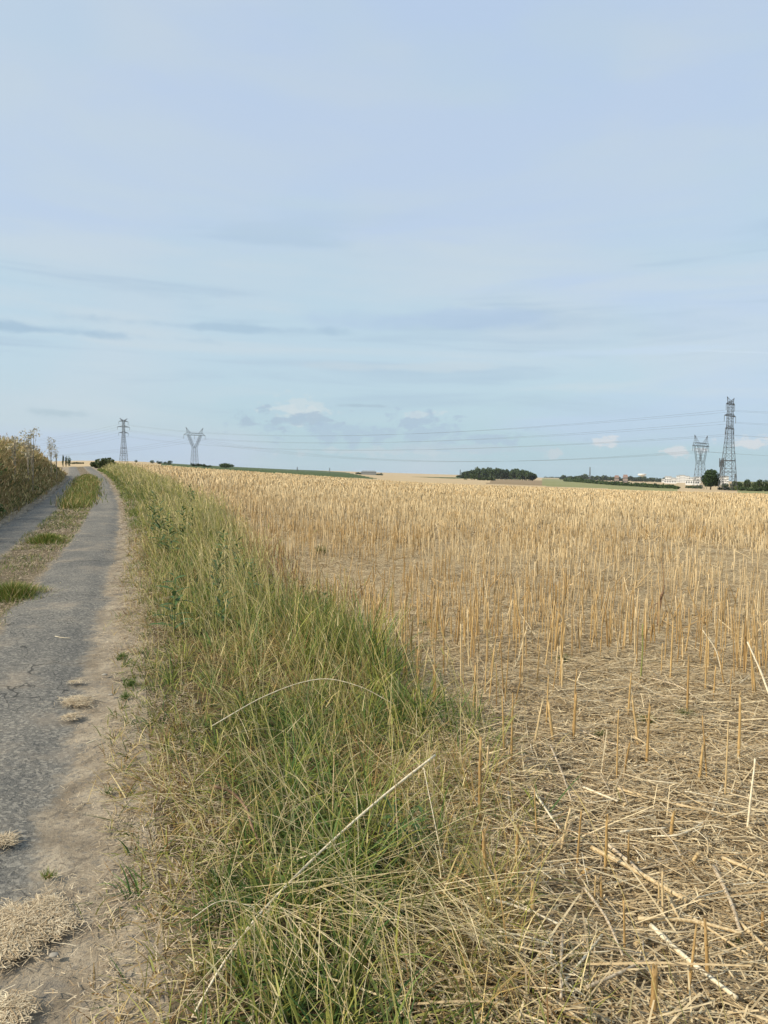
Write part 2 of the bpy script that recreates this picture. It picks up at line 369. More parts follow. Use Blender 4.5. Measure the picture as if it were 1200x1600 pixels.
verge = b_.mix(b_.ss(b_.noise(oc, 25, 5, .7), .35, .65), (.035, .03, .016), (.12, .085, .042))
dirt = b_.mix(b_.ss(b_.noise(oc, 4, 6, .65), .3, .7), (.19, .15, .10), (.36, .295, .20))
dirt = b_.mix(b_.m('MULTIPLY', b_.ss(b_.noise(oc, 55, 4, .7), .52, .7), .6), dirt, (.16, .115, .075))
cc = b_.mix(zf_, verge, field); cc = b_.mix(zd_, cc, dirt)
bmp = b_.m('ADD', b_.m('MULTIPLY', ch, .6), b_.noise(oc, 30, 6, .7)); MAT_GROUND = finish(m, b_, cc, .95, bmp, .7, .02, spec=.15)

# road: asphalt strips with sand drifting over their edges
m, b_ = newmat('worn_asphalt'); oc = objco(b_); at_ = attr(b_); sp_ = b_.N.new('ShaderNodeSeparateColor'); b_.L.new(at_.outputs[0], sp_.inputs[0])
o_ = b_.m('SUBTRACT', b_.m('MULTIPLY', sp_.outputs[0], 8.0), 6.0)      # offset in metres from the right edge
al_ = b_.m('MULTIPLY', sp_.outputs[1], 200.0)
wob = b_.m('MULTIPLY', b_.m('SUBTRACT', b_.noise(oc, 1.1, 5, .62), .5), .5); wob2 = b_.m('MULTIPLY', b_.m('SUBTRACT', b_.noise(oc, 9, 6, .75), .5), .34)
ow = b_.m('ADD', b_.m('ADD', o_, wob), wob2)
def strip(a0, a1, s=.07): return b_.m('MULTIPLY', b_.ss(ow, a0 - s, a0 + s), b_.ss(ow, a1 + s, a1 - s))
am = b_.m('MAXIMUM', strip(-.84, .045), strip(-2.68, -1.72, .12))
vor = b_.N.new('ShaderNodeTexVoronoi'); vor.inputs['Scale'].default_value = 62; b_.L.new(oc, vor.inputs['Vector'])
vc = b_.N.new('ShaderNodeSeparateColor'); b_.L.new(vor.outputs['Color'], vc.inputs[0])
big = b_.noise(oc, .8, 5, .6); fine = b_.noise(oc, 150, 4, .7)
asp = b_.mix(b_.ss(fine, .3, .72), (.07, .068, .060), (.23, .222, .198))
asp = b_.mix(b_.m('MULTIPLY', b_.ss(vc.outputs[0], .55, .95), .7), asp, (.31, .29, .245))
asp = b_.mix(b_.m('MULTIPLY', b_.ss(vc.outputs[1], .75, .95), .55), asp, (.055, .058, .06))
asp = b_.mul(1.0, asp, b_.mix(b_.ss(big, .3, .7), (.84, .84, .84), (1.18, 1.15, 1.10)))
dust = b_.m('MULTIPLY', b_.ss(b_.noise(oc, 1.6, 6, .7), .5, .74), .55)
asp = b_.mix(dust, asp, (.33, .27, .195))
# cross cracks
crk = b_.noise(b_.comb(b_.m('MULTIPLY', o_, .5), b_.m('MULTIPLY', al_, .25), 0.0), 1.0, 5, .6)
crack = b_.m('MULTIPLY', b_.ss(b_.m('ABSOLUTE', b_.m('SUBTRACT', crk, .5)), .0022, .0004), b_.ss(b_.noise(oc, .45, 2), .5, .6))
asp = b_.mix(b_.m('MULTIPLY', crack, .75), asp, (.03, .03, .028))
wig = b_.m('MULTIPLY', b_.m('SUBTRACT', b_.noise(oc, 2.2, 5, .7), .5), .35)
for a0, wd_ in ((12.5, .03), (9.4, .014), (16.4, .03), (21.5, .03), (6.3, .009)):
    cr_ = b_.ss(b_.m('ABSOLUTE', b_.m('ADD', b_.m('SUBTRACT', al_, a0), wig)), wd_, wd_ * .3)
    asp = b_.mix(b_.m('MULTIPLY', cr_, .7), asp, (.035, .033, .03))
sand = b_.mix(b_.ss(b_.noise(oc, 5, 6, .68), .32, .68), (.21, .17, .118), (.40, .335, .24))
sand = b_.mix(b_.m('MULTIPLY', b_.ss(b_.noise(oc, 70, 4, .75), .5, .66), .55), sand, (.15, .11, .075))
sand = b_.mix(b_.m('MULTIPLY', b_.ss(vc.outputs[2], .80, .95), .6), sand, (.17, .155, .13))
sand = b_.mix(b_.m('MULTIPLY', b_.ss(b_.noise(oc, 13, 5, .75, .4), .54, .64), .6), sand, (.125, .105, .08))
sand = b_.mix(b_.m('MULTIPLY', b_.ss(b_.noise(oc, 3.3, 5, .7), .55, .7), .6), sand, (.19, .175, .15))
# the median: darker, littered soil
med = b_.m('MULTIPLY', b_.ss(o_, -1.9, -1.65), b_.ss(o_, -.75, -.95))
lit = b_.m('MAXIMUM', chaffmask(b_, oc, 16, .4), chaffmask(b_, oc, 18, 1.9)); medc = b_.mix(b_.ss(lit, .52, .64), (.085, .068, .042), (.30, .235, .145))
sand = b_.mix(b_.m('MULTIPLY', med, .95), sand, medc)
cc = b_.mix(am, sand, asp)
h_ = b_.m('ADD', b_.m('ADD', b_.m('MULTIPLY', fine, .5), b_.m('MULTIPLY', am, .5)), b_.m('MULTIPLY', b_.noise(oc, 26, 6, .7), b_.m('SUBTRACT', 1.2, am)))
MAT_ROAD = finish(m, b_, cc, .93, h_, .8, .012, spec=.15)

def fieldmat(name, c1, c2, c3, sc=.02):
    m, b_ = newmat(name); oc = objco(b_); n1 = b_.noise(oc, sc, 5, .6); n2 = b_.noise(oc, sc * 14, 4, .7)
    cc = b_.mix(b_.ss(n1, .35, .65), c1, c2); cc = b_.mix(b_.m('MULTIPLY', b_.ss(n2, .4, .7), .5), cc, c3); return finish(m, b_, cc, .95, spec=.1)
FM = {'stubble_field': fieldmat('far_stubble', (.44, .33, .19), (.50, .385, .23), (.40, .30, .17)),
      'green_field': fieldmat('far_green', (.055, .085, .03), (.075, .105, .036), (.10, .115, .05)),
      'brown_field': fieldmat('far_brown', (.24, .175, .10), (.29, .21, .125), (.22, .17, .10)),
      'pasture': fieldmat('far_pasture', (.22, .22, .10), (.27, .26, .12), (.18, .20, .08))}

# ------------------------------------------------------------------ ground sheets
azs = np.concatenate([np.linspace(-math.pi, -.66, 40, endpoint=False), np.arange(-.66, .66, .0052), np.linspace(.66, math.pi, 40)])
ds = np.concatenate([np.geomspace(.4, 9000, 300)])
inn = np.searchsorted(ds, 125)
def polar(rows, name, mat, sel=None):
    d = ds[rows]; AA, DD = np.meshgrid(azs, d); x = DD * np.sin(AA); y = DD * np.cos(AA); z = ht(x, y)
    V = np.stack([x, y, z], -1).reshape(-1, 3); n = len(azs); m_ = len(d)
    I = (np.arange(m_ - 1)[:, None] * n + np.arange(n - 1)[None]).ravel(); Fq = np.stack([I, I + 1, I + n + 1, I + n], 1)
    return V, Fq, (x, y, z)
V, Fq, (x, y, z) = polar(slice(0, inn + 1), 'ground', MAT_GROUND)
c0 = len(V); V = np.vstack([V]);
o, al = off(x, y); vw = vwidth(al)
col = np.zeros((len(V), 3)); nz = (fnoise(V[:, 0]*1.2, V[:, 1]*1.2, 3) - .5) * .8
dd_ = np.hypot(V[:, 0], V[:, 1])
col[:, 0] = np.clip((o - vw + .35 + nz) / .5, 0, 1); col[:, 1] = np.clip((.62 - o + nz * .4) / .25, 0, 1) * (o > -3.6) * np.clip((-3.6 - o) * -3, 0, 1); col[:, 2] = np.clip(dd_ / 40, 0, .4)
flip = Fq[:, ::-1]
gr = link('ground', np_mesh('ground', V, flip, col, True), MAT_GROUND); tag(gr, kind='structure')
# far land, split into its fields
V, Fq, (x, y, z) = polar(slice(inn, len(ds)), 'far', None)
ctr = V[Fq].mean(1); pxs = 600 + F * np.tan(np.arctan2(ctr[:, 0], ctr[:, 1])) ; pr = proj(ctr); front = pr[2] > 1
PXc = np.where(front, pr[0], -9999); PYc = np.where(front, pr[1], 0); Dc = np.hypot(ctr[:, 0], ctr[:, 1])
def inpoly(px, py, poly):
    r = np.zeros(len(px), bool); j = len(poly) - 1
    for i in range(len(poly)):
        xi, yi = poly[i]; xj, yj = poly[j]
        cnd = ((yi > py) != (yj > py)) & (px < (xj - xi) * (py - yi) / (yj - yi + 1e-12) + xi); r ^= cnd; j = i
    return r
cls = np.zeros(len(Fq), int)
far = Dc > 300
cls[far & inpoly(PXc, PYc, [(250, 720), (360, 728), (450, 732.3), (540, 738), (592, 748.5), (500, 744.5), (450, 741), (250, 734)])] = 1
cls[far & inpoly(PXc, PYc, [(640, 744.8), (820, 747.5), (820, 749.3), (700, 747.6)])] = 1
cls[far & inpoly(PXc, PYc, [(770, 749.6), (860, 751), (900, 756), (900, 760), (760, 756)])] = 2
cls[far & inpoly(PXc, PYc, [(850, 747.5), (905, 749.5), (885, 752), (1062, 763), (1062, 768), (850, 760)])] = 3
cls[far & inpoly(PXc, PYc, [(1150, 750), (1300, 752), (1400, 780), (1150, 770)])] = 3
for k, (nm) in enumerate(['stubble_field', 'green_field', 'brown_field', 'pasture']):
    sel = Fq[cls == k]
    if not len(sel): continue
    u_, inv = np.unique(sel, return_inverse=True)
    ob = link(nm, np_mesh(nm, V[u_], inv.reshape(-1, 4)[:, ::-1], None, True), FM[nm]); tag(ob, kind='structure')
# road sheet
ra = np.concatenate([np.arange(0, 14, .07), np.geomspace(14, PLEN - .5, 260)]); ro = np.concatenate([np.linspace(-3.35, .46, 58)])
AL, RO = np.meshgrid(ra, ro, indexing='ij'); P2 = pathpt(AL, RO); x, y = P2[..., 0], P2[..., 1]
z = ht(x, y, False) + .004
def bump(o, a, b_, s): return np.clip((o - a) / s, 0, 1) * np.clip((b_ - o) / s, 0, 1)
wv = (fnoise(x * .9, y * .9, 8) - .5) * .25
rz_ = .030 * np.clip(bump(RO + wv, -.9, 0, .18), 0, 1) + .030 * bump(RO + wv, -2.68, -1.72, .18) + (fnoise(x*6, y*6, 9) - .5) * .022 * (1 - .8*bump(RO + wv, -.9, 0, .18))
rz_ = rz_ * np.clip((.46 - RO) / .15, 0, 1) * np.clip((RO + 3.35) / .15, 0, 1)
edge_sink = .0 
V = np.stack([x, y, z + rz_], -1).reshape(-1, 3); nr = len(ro)
I = (np.arange(len(ra) - 1)[:, None] * nr + np.arange(nr - 1)[None]).ravel(); Fq = np.stack([I, I + 1, I + nr + 1, I + nr], 1)[:, ::-1]
col = np.stack([(RO.ravel() + 6) / 8, AL.ravel() / 200, np.zeros(RO.size)], 1)
me = np_mesh('road', V, Fq[:, ::-1], col, True); rd = link('road', me, MAT_ROAD); tag(rd, kind='structure')

# ------------------------------------------------------------------ far landscape objects
def crown(acc, cx, cy, cz, rx, ry, rz, n, leaf, c1, c2, lobes=7, low=.25, irr=.35):
    """leaf-sized faces spread through several overlapping lobes"""
    lx = rng.uniform(-1, 1, (lobes, 3)); lx /= np.maximum(np.linalg.norm(lx, axis=1, keepdims=True), .6); lx *= rng.uniform(.25, .62, (lobes, 1)); lr = rng.uniform(.38, .62, lobes) * (1 + irr * rng.uniform(-.5, .5, lobes))
    k = rng.integers(0, lobes, n); d = rng.normal(size=(n, 3)); d /= np.linalg.norm(d, axis=1, keepdims=True)
    r = lr[k] * rng.uniform(.45, 1.0, n) ** .5; p = lx[k] + d * r[:, None]; p[:, 2] = np.maximum(p[:, 2], -1 + low * rng.random(n))
    P = np.array([cx, cy, cz]) + p * np.array([rx, ry, rz]); s = leaf * rng.uniform(.6, 1.4, n)
    a = rng.normal(size=(n, 3)); a /= np.linalg.norm(a, axis=1, keepdims=True); b2 = np.cross(a, rng.normal(size=(n, 3))); b2 /= np.linalg.norm(b2, axis=1, keepdims=True)
    V = np.stack([P + a * s[:, None], P + b2 * s[:, None], P - a * s[:, None] * .8, P - b2 * s[:, None]], 1).reshape(-1, 3)
    tn = rng.random(lobes)[k] * .6 + rng.random(n) * .4; col = np.array(c1) * (1 - tn[:, None]) + np.array(c2) * tn[:, None]
    acc.add(V, np.arange(4 * n).reshape(-1, 4), np.repeat(col, 4, axis=0))
DARK = ((.024, .045, .016), (.080, .115, .036))
BARK = plain('bark', (.10, .08, .06), .9, .3, 6)
def tree(px, pyb, pyt, wpx, D, label, n=900, cols=DARK, group=None, trunkpx=1.0, name='tree', cat='tree', lobes=8, shape=1.0):
    m_ = D / F; base = at(px, pyb, D); zg = hz(base[0], base[1]); top = at(px, pyt, D)[2]; H = max(top - zg, 1.0); R = wpx * m_ / 2
    t = empty(name, (base[0], base[1], zg))
    tr = MB(); th = H * .35; tr.tube([(0, 0, -.3), (R*.03, 0, th*.6), (0, R*.03, H*.7)], [max(H*.035, .12), H*.026, H*.012], 7)
    for k in range(4):
        a = k * 1.6 + random.random(); tr.tube([(0, 0, th * .8), (math.cos(a)*R*.5, math.sin(a)*R*.5, H*.62)], [H*.016, H*.006], 5)
    tr.build('trunk', BARK, t)
    ac = Acc(); lowz = H * -.02; rz = (H - lowz) / 2
    crown(ac, 0, 0, lowz + rz, R * 1.02, R * .95, rz * 1.04, n, max(.034 * (R + rz), .12), *cols, lobes=lobes)
    ac.build('crown', MAT_LEAF, t); tag(t, label, cat, group); return t
def gd(px, py): return math.hypot(*hit0(px, py))
def hedge(pts, hpx, label, n=1400, name='hedge', cols=DARK, gap=.0):
    """pts: list of (px, py_base, D)"""
    P = [at(a, b_, D) for a, b_, D in pts]; ac = Acc(); o0 = P[0]; zg0 = hz(o0[0], o0[1])
    t = empty(name, (o0[0], o0[1], zg0)); L_ = [np.linalg.norm((P[i+1]-P[i])[:2]) for i in range(len(P)-1)]; tot = sum(L_); k = max(6, int(tot / (hpx * pts[0][2] / F * .55)))
    st = MB()
    for i in range(k):
        s = (i + .5 + random.uniform(-.4, .4)) / k * tot; j = 0
        while j < len(L_) - 1 and s > L_[j]: s -= L_[j]; j += 1
        f_ = s / L_[j]; q = P[j] * (1 - f_) + P[j+1] * f_; D = pts[j][2] * (1 - f_) + pts[j+1][2] * f_
        h = hpx * D / F * random.uniform(.7, 1.15); zg = hz(q[0], q[1])
        crown(ac, q[0] - o0[0], q[1] - o0[1], zg - zg0 + h * .45, h * .95, h * .8, h * .55, n // k, h * .17, *cols, lobes=4)
        if i % 3 == 0: st.tube([(q[0]-o0[0], q[1]-o0[1], zg-zg0-.2), (q[0]-o0[0]+.1, q[1]-o0[1], zg-zg0+h*.5)], [h*.05, h*.03], 5)
    ac.build('foliage', MAT_LEAF, t); tag(st.build('branches', BARK, t), kind='stuff'); tag(t, label, 'hedge'); return t
# the wood in the middle distance
ac = Acc(); stm = MB(); nW = 70; w0 = at(721, 747, 1150); w1 = at(834, 747, 1150); base0 = hz(w0[0], w0[1])
for i in range(nW):
    f_ = (i + .5) / nW + random.uniform(-.01, .01); dep = random.uniform(0, 110); px = 721 + 113 * f_
    D = 1150 + dep; q = at(px, 747, D); zg = hz(q[0], q[1])
    topy = np.interp(f_, [0, .06, .2, .35, .6, .85, .96, 1], [742, 737, 732, 730.6, 732, 733.5, 735.5, 741]) + random.uniform(-.5, 1.6)
    h = at(px, topy, D)[2] - zg; h = max(h, 4)
    crown(ac, q[0], q[1], zg + h * .52, 7.5 * random.uniform(.8, 1.2), 8, h * .52, 330, 1.15, *DARK, lobes=5)
    stm.tube([(q[0], q[1], zg - .5), (q[0], q[1], zg + h*.6)], [.4, .2], 4, False)
wood = empty('wood', (0, 0, 0)); tag(wood, 'compact dark green wood standing alone on the pale plain in the middle distance', 'wood', kind='stuff')
o = ac.build('foliage', MAT_LEAF, wood); tag(o, kind='stuff'); o = stm.build('trunk', BARK, wood); tag(o, kind='stuff')
tree(741, 750, 739.5, 15, gd(741, 750), 'round dark bush at the left foot of the lone wood', 900, name='bush', cat='bush')
tree(728, 750, 743, 11, gd(728, 750), 'small low bush left of the round bush before the wood', 500, name='bush', cat='bush')
hedge([(a_, b2_, gd(a_, b2_)) for a_, b2_ in ((745, 750.3), (758, 750.6), (772, 751))], 4.6, 'short ragged scrub hedge trailing right from the bush before the wood', 900)
hedge([(a_, b2_, gd(a_, b2_)) for a_, b2_ in ((884, 752.5), (925, 755.5), (962, 758.5))], 6.2, 'long dark field hedge crossing the pale slope left of the brick houses', 5200)
hedge([(a_, b2_, gd(a_, b2_)) for a_, b2_ in ((955, 758), (1000, 760.5), (1060, 764.5))], 6.0, 'dark hedge running along the far edge of the stubble towards the pylons', 5200)
hedge([(1072, 765.6, 560), (1096, 767, 540)], 5.0, 'short dark hedge at the left foot of the round tree by the pylons', 900)
hedge([(880, 746.6, 2200), (915, 747.6, 2200), (1000, 750, 2150), (1060, 752, 2100)], 7.5, 'long tree belt on the horizon in front of the distant town', 9000, name='tree_belt', cols=((.03, .05, .022), (.07, .10, .04)))
hedge([(850, 746.3, 3000), (882, 747, 3000)], 2.4, 'thin dark treeline on the horizon left of the long tree belt', 700, name='tree_belt')
tree(1110, 767, 734, 29, 395, 'large round dark green tree between the two right-hand pylons', 5200, ((.020, .042, .014), (.055, .092, .028)), lobes=14)
row = [(1134, 753, 13), (1147, 751, 13), (1156, 749, 12), (1166, 748, 15), (1178, 750, 12), (1187, 749, 12), (1196, 750, 12), (1209, 749, 15), (1222, 751, 14)]
wh = ['first tree right of the round one, behind the tall pylon', 'tree at the right leg of the tall pylon, low rounded crown', 'narrow tree just right of the tall pylon', 'broadest tree of the dark row right of the tall pylon', 'tree with a low flat top right of the broadest in the row', 'pointed tree near the right end of the dark row', 'tree at the right edge of the photo in the dark row', 'tree beyond the right edge ending the dark row', 'last tree beyond the right edge in the dark row']
for (px, ty, wd), lb in zip(row, wh): tree(px, 768, ty, wd * 1.15, 410 + random.uniform(-8, 12), lb, 1300, group='dark trees in a row right of the pylons', lobes=6)
tree(1150, 768.5, 757, 9, 392, 'small yellow-green bush in front of the dark tree row', 600, ((.10, .14, .03), (.20, .24, .05)), name='bush', cat='bush')
hedge([(1126, 767.5, 400), (1200, 769.5, 396), (1240, 771, 396)], 5.5, 'dense dark undergrowth hedge below the row of trees right of the pylons', 3500)
# left horizon trees
tree(238, 727, 718, 9, 560, 'small round tree alone on the stubble crest right of the left pylon', 700)
tree(250, 728, 719, 11, 520, 'left rounded tree of the pair on the stubble crest', 800)
tree(258, 729, 721, 9, 525, 'low middle bush between two rounded trees on the crest', 600, name='bush', cat='bush')
tree(265, 729, 719.5, 12, 520, 'right rounded tree of the pair on the stubble crest', 800)
tree(213, 724, 717.5, 7, 560, 'tiny bush on the crest right beside the left pylon', 400, name='bush', cat='bush')
hedge([(300, 730, 600), (330, 732.5, 600)], 4.4, 'low dark hedge at the foot of the forked pylon on the crest', 1000)
tree(353, 734, 723, 27, 560, 'wide domed dark thicket on the crest right of the forked pylon', 1600, name='thicket', cat='bush', lobes=10)
hedge([(557, 739, 1300), (564, 739, 1300)], 3.5, 'tiny dark clump of bushes on the horizon left of the grey roof', 300)
hedge([(588, 740, 1300), (598, 740, 1300)], 3.5, 'tiny dark clump of bushes on the horizon right of the grey roof', 300)
# cypresses and shrubs beyond the end of the road
tree(98.5, 724, 709.5, 3.6, 300, 'tall narrow dark cypress left of its twin beyond the road end', 500, lobes=9)
tree(103.2, 724, 710.2, 3.0, 300, 'narrow dark cypress right of its twin beyond the road end', 500, lobes=9)
tree(108, 724, 713.5, 8, 310, 'low dark bush just right of the two cypresses', 500, name='bush', cat='bush')
hedge([(112, 722.5, 420), (124, 723, 420), (131, 723, 420)], 3.2, 'thin dark hedge on the skyline beyond the end of the road', 700)
# a long hump of a grey barn roof
gm = plain('grey_roof', (.22, .23, .22), .8); wm = plain('white_wall', (.72, .71, .68), .8, .05); pinkm = plain('brick_wall', (.30, .235, .20), .9, .15); dkm = plain('window_glass', (.06, .07, .08), .2); rm = plain('tile_roof', (.24, .155, .12), .9, .2)
def place(px, pyb, D): 
    q = at(px, pyb, D); return (q[0], q[1], hz(q[0], q[1]))
def building(px, pyb, D, wpx, hpx, label, floors, cols, wall, roofm, pitched=False, depth=14, name='building', cat='building', rz=None):
    s = D / F; W = wpx * s; q = at(px, pyb, D); zg = hz(q[0], q[1]); H = max(at(px, pyb - hpx, D)[2] - zg, 2.5)
    a = -math.atan2(q[0], q[1]) if rz is None else rz; t = empty(name, (q[0], q[1], zg), a)
    MB().box(-W/2, W/2, 0, depth, -2, H).build('wall', wall, t)
    r = MB()
    if pitched:
        r.v = [Vector(v) for v in [(-W/2-.4, -.4, H), (W/2+.4, -.4, H), (W/2+.4, depth+.4, H), (-W/2-.4, depth+.4, H), (-W/2+W*.1, depth/2, H*1.45), (W/2-W*.1, depth/2, H*1.45)]]
        r.f = [[0, 1, 5, 4], [2, 3, 4, 5], [1, 2, 5], [3, 0, 4], [3, 2, 1, 0]]
    else: r.box(-W/2-.3, W/2+.3, -.3, depth+.3, H, H+.7)
    r.build('roof', roofm, t)
    wme = MB().box(-.5, .5, -.08, .1, -.5, .5).mesh('window'); wme.materials.append(dkm)
    for i in range(floors):
        for j in range(cols):
            wo_ = link('window', wme, None, t); wo_.location = (-W/2 + W*(j+.5)/cols, 0, H*(i+.6)/floors); wo_.scale = (W/cols*.55, 1, H/floors*.45)
    return tag(t, label, cat)
building(576, 739.6, 1300, 24, 2.2, 'low long grey barn roof on the horizon between two bushes', 0, 0, gm, gm, True, 20, 'barn', 'barn')
building(963.5, 750.8, 1500, 6.5, 4.6, 'pinkish brick house left of its twin among the distant trees', 2, 4, pinkm, rm, True, 14, 'house', 'house')
building(977, 750.8, 1480, 7, 5.2, 'pinkish brick house right of its twin among the distant trees', 2, 4, pinkm, rm, True, 14, 'house', 'house')
BX = [(1037, 6, 3, 'small low white block at the left end of the distant town', 1, 3), (1044, 9, 7, 'white block with flat roof second from the left of the town', 3, 4), (1052, 7, 5, 'lower white block between two taller ones in the distant town', 2, 4), (1059.5, 5, 8, 'narrow tall white block left of the widest tower in town', 4, 2),
      (1066, 8, 9, 'tallest white apartment block in the middle of the distant town', 5, 4), (1074, 6, 7.5, 'white apartment block just right of the tallest one', 4, 3), (1082, 10, 5.5, 'wide low white shed left of the forked right pylon', 2, 5), (1090, 9, 6.4, 'white building seen through the legs of the forked pylon', 3, 4), (1131, 12, 12, 'pale building seen between the legs of the tall pylon', 4, 5)]
for px, wd, hh, lb, fl, cl in BX: building(px, 752.5 if px < 1100 else 757, 2000 if px < 1100 else 1500, wd, hh + 1, lb, fl, cl, wm, gm)
# low white sheds in front of the town
building(1047, 754, 1700, 17, 3.5, 'long low white warehouse in front of the left part of town', 1, 5, wm, gm, depth=30, name='warehouse', cat='warehouse')
building(1082, 757, 1300, 19, 6, 'long white warehouse with grey roof in front of the right part of town', 1, 6, wm, gm, depth=30, name='warehouse', cat='warehouse')
# water tower
q = place(1003, 750, 2400); t = empty('water_tower', q); s_ = 2400 / F
tag(t, 'pale mushroom shaped water tower rising above the horizon trees', 'water tower'); MB().tube([(0, 0, -2), (0, 0, 15)], [3.2, 2.6], 14).build('shaft', wm, t)
MB().tube([(0, 0, 14), (0, 0, 18), (0, 0, 21.5), (0, 0, 22.5)], [3, 12, 12.5, 9], 20).build('tank', wm, t)
steel = plain('galvanised_steel', (.085, .09, .095), .6, .1); steel_far = steel
insm = plain('insulator_glass', (.10, .11, .11), .3)
def mast(px, pyb, pyt, D, label, wd=1.2, panels=False, th=.35):
    q = at(px, pyb, D); zg = hz(q[0], q[1]); H = at(px, pyt, D)[2] - zg; t = empty('radio_mast', (q[0], q[1], zg)); m_ = MB(); n = max(4, int(H / (wd * 2.5)))
    cn = [(-wd, -wd), (wd, -wd), (wd, wd), (-wd, wd)]
    for x_, y_ in cn: m_.bar((x_, y_, -1), (x_*.45, y_*.45, H*.97), th)
    for i in range(n):
        z0 = H*i/n; z1 = H*(i+1)/n; f0 = 1 - .55*i/n; f1 = 1 - .55*(i+1)/n
        for k in range(4):
            a, b2 = cn[k], cn[(k+1) % 4]; m_.bar((a[0]*f0, a[1]*f0, z0), (b2[0]*f1, b2[1]*f1, z1*.97), th*.6)
    m_.build('lattice_body', steel, t); MB().tube([(0, 0, H*.93), (0, 0, H*1.0)], th*.5, 5).build('antenna', steel, t)
    if panels:
        for k in range(6):
            a = k*math.pi/3; zz = H * (.93 if k % 2 else .80); o = MB().box(-.5, .5, -.25, .25, -2.6, 2.6).build('antenna_panel', steel, t); o.location = (math.cos(a)*wd*1.4, math.sin(a)*wd*1.4, zz); o.rotation_euler = (0, 0, a + 1.57)
    return tag(t, label, 'mast')
mast(1126.3, 762, 717, 800, 'slim telecom mast with antenna panels just left of the tall pylon', 1.5, True, .4)
mast(1148, 762, 739.5, 1000, 'thin short mast just right of the tall pylon', .9, False, .3)
mast(921.5, 748, 729.5, 2100, 'faint lattice mast above the horizon trees left of the brick houses', 1.6, False, .7)
mast(719, 744, 733.5, 1700, 'faint thin mast left of the lone wood', 1.2, False, .55)
mast(515, 737, 731, 1700, 'tiny faint mast on the green horizon, right one of two', 1.0, False, .45)
mast(464.5, 735, 729.5, 1500, 'tiny faint mast on the green horizon, left one of two', 1.0, False, .45)

# ------------------------------------------------------------------ pylons
def ibeam(m_, A_, B_, t): m_.bar(tuple(A_), tuple(B_), t)
def lattice_section(m_, z0, z1, w0, w1, n, t, d0=None, d1=None):
    """four legs with X bracing; w half widths along x, d along y"""
    d0 = w0 if d0 is None else d0; d1 = w1 if d1 is None else d1; cs = [(-1, -1), (1, -1), (1, 1), (-1, 1)]
    L = lambda f_, k: Vector((cs[k][0]*(w0+(w1-w0)*f_), cs[k][1]*(d0+(d1-d0)*f_), z0+(z1-z0)*f_))
    for k in range(4): m_.bar(L(0, k), L(1, k), t)
    for i in range(n):
        f0, f1 = i/n, (i+1)/n
        for k in range(4):
            k2 = (k+1) % 4; m_.bar(L(f0, k), L(f1, k2), t*.5); m_.bar(L(f0, k2), L(f1, k), t*.5)
            if i: m_.bar(L(f0, k), L(f0, k2), t*.5)
def pylon_double(px, D, ytop, arm_az, label, t=.30):
    q = at(px, 760, D); zg = hz(q[0], q[1]); H = at(px, ytop, D)[2] - zg
    # local x = arm direction
    tw = empty('pylon', (q[0], q[1], zg), math.pi/2 - arm_az); m_ = MB()
    zl, zm, zt = H*.665, H*.80, H*.925
    lattice_section(m_, -1, zl*.62, 3.3, 1.9, 5, t); lattice_section(m_, zl*.62, zl, 1.9, 1.15, 5, t*.85); lattice_section(m_, zl, H*.965, 1.15, .95, 8, t*.75)
    for zz in (.2, .32, .46): 
        w_ = 3.3 - (3.3-1.9) * (zz*H/(zl*.62)); 
        if w_ > 1.9:
            for a, b2 in [((-1,-1),(1,-1)), ((1,-1),(1,1)), ((1,1),(-1,1)), ((-1,1),(-1,-1))]: m_.bar((a[0]*w_, a[1]*w_, zz*H), (b2[0]*w_, b2[1]*w_, zz*H), t)
    m_.build('lattice_body', steel, tw); tips = {}
    for lv, (zz, ln) in enumerate([(zt, 5.1), (zm, 6.8), (zl, 5.3)]):
        am_ = MB()
        for s in (-1, 1):
            tip = Vector((s*ln, 0, zz))
            for yy in (-1, 1):
                am_.bar((s*.9, yy*.95, zz), tip, t*.9); am_.bar((s*.9, yy*.9, zz + H*.028), tip, t*.7)
                for k in range(1, 4):
                    f_ = k/4; a = Vector((s*.9, yy*.95, zz)).lerp(tip, f_); b2 = Vector((s*.9, yy*.9, zz+H*.028)).lerp(tip, f_-.18); am_.bar(a, b2, t*.5)
                    am_.bar(a, Vector((s*.9, -yy*.95, zz)).lerp(tip, f_+.12), t*.5)
        am_.build('crossarm', steel, tw)
        for s in (-1, 1):
            ins = MB(); L_ = H*.068
            ins.tube([(0, 0, 0), (0, 0, -L_)], t*.42, 6)
            for k in range(5): ins.tube([(0, 0, -L_*(.15+k*.17)), (0, 0, -L_*(.15+k*.17)-.12)], t*.75, 8)
            o = ins.build('insulator', insm, tw); o.location = (s*ln, 0, zz)
            tips[(lv, s)] = Vector((s*ln, 0, zz - L_))
    hn = MB()
    for s in (-1, 1):
        for yy in (-.8, .8): hn.bar((s*.9, yy, H*.955), (s*4.4, 0, H*1.0), t*.8); hn.bar((s*.9, yy, H*.925), (s*4.4, 0, H*1.0), t*.6)
        tips[('e', s)] = Vector((s*4.4, 0, H*1.0))
    hn.build('earth_wire_peak', steel, tw)
    R = Matrix.Rotation(math.pi/2 - arm_az, 3, 'Z'); base = Vector((q[0], q[1], zg))
    tag(tw, label, 'pylon'); return {k: base + R @ v for k, v in tips.items()}
AA_ = math.radians(45)
PL = pylon_double(193.5, 830, 653.5, AA_, 'slender three-armed lattice pylon above the road bend on the left', .30)
PR = pylon_double(1137, 378, 621, AA_, 'tallest lattice pylon, nearly edge on, right of the round tree', .21)
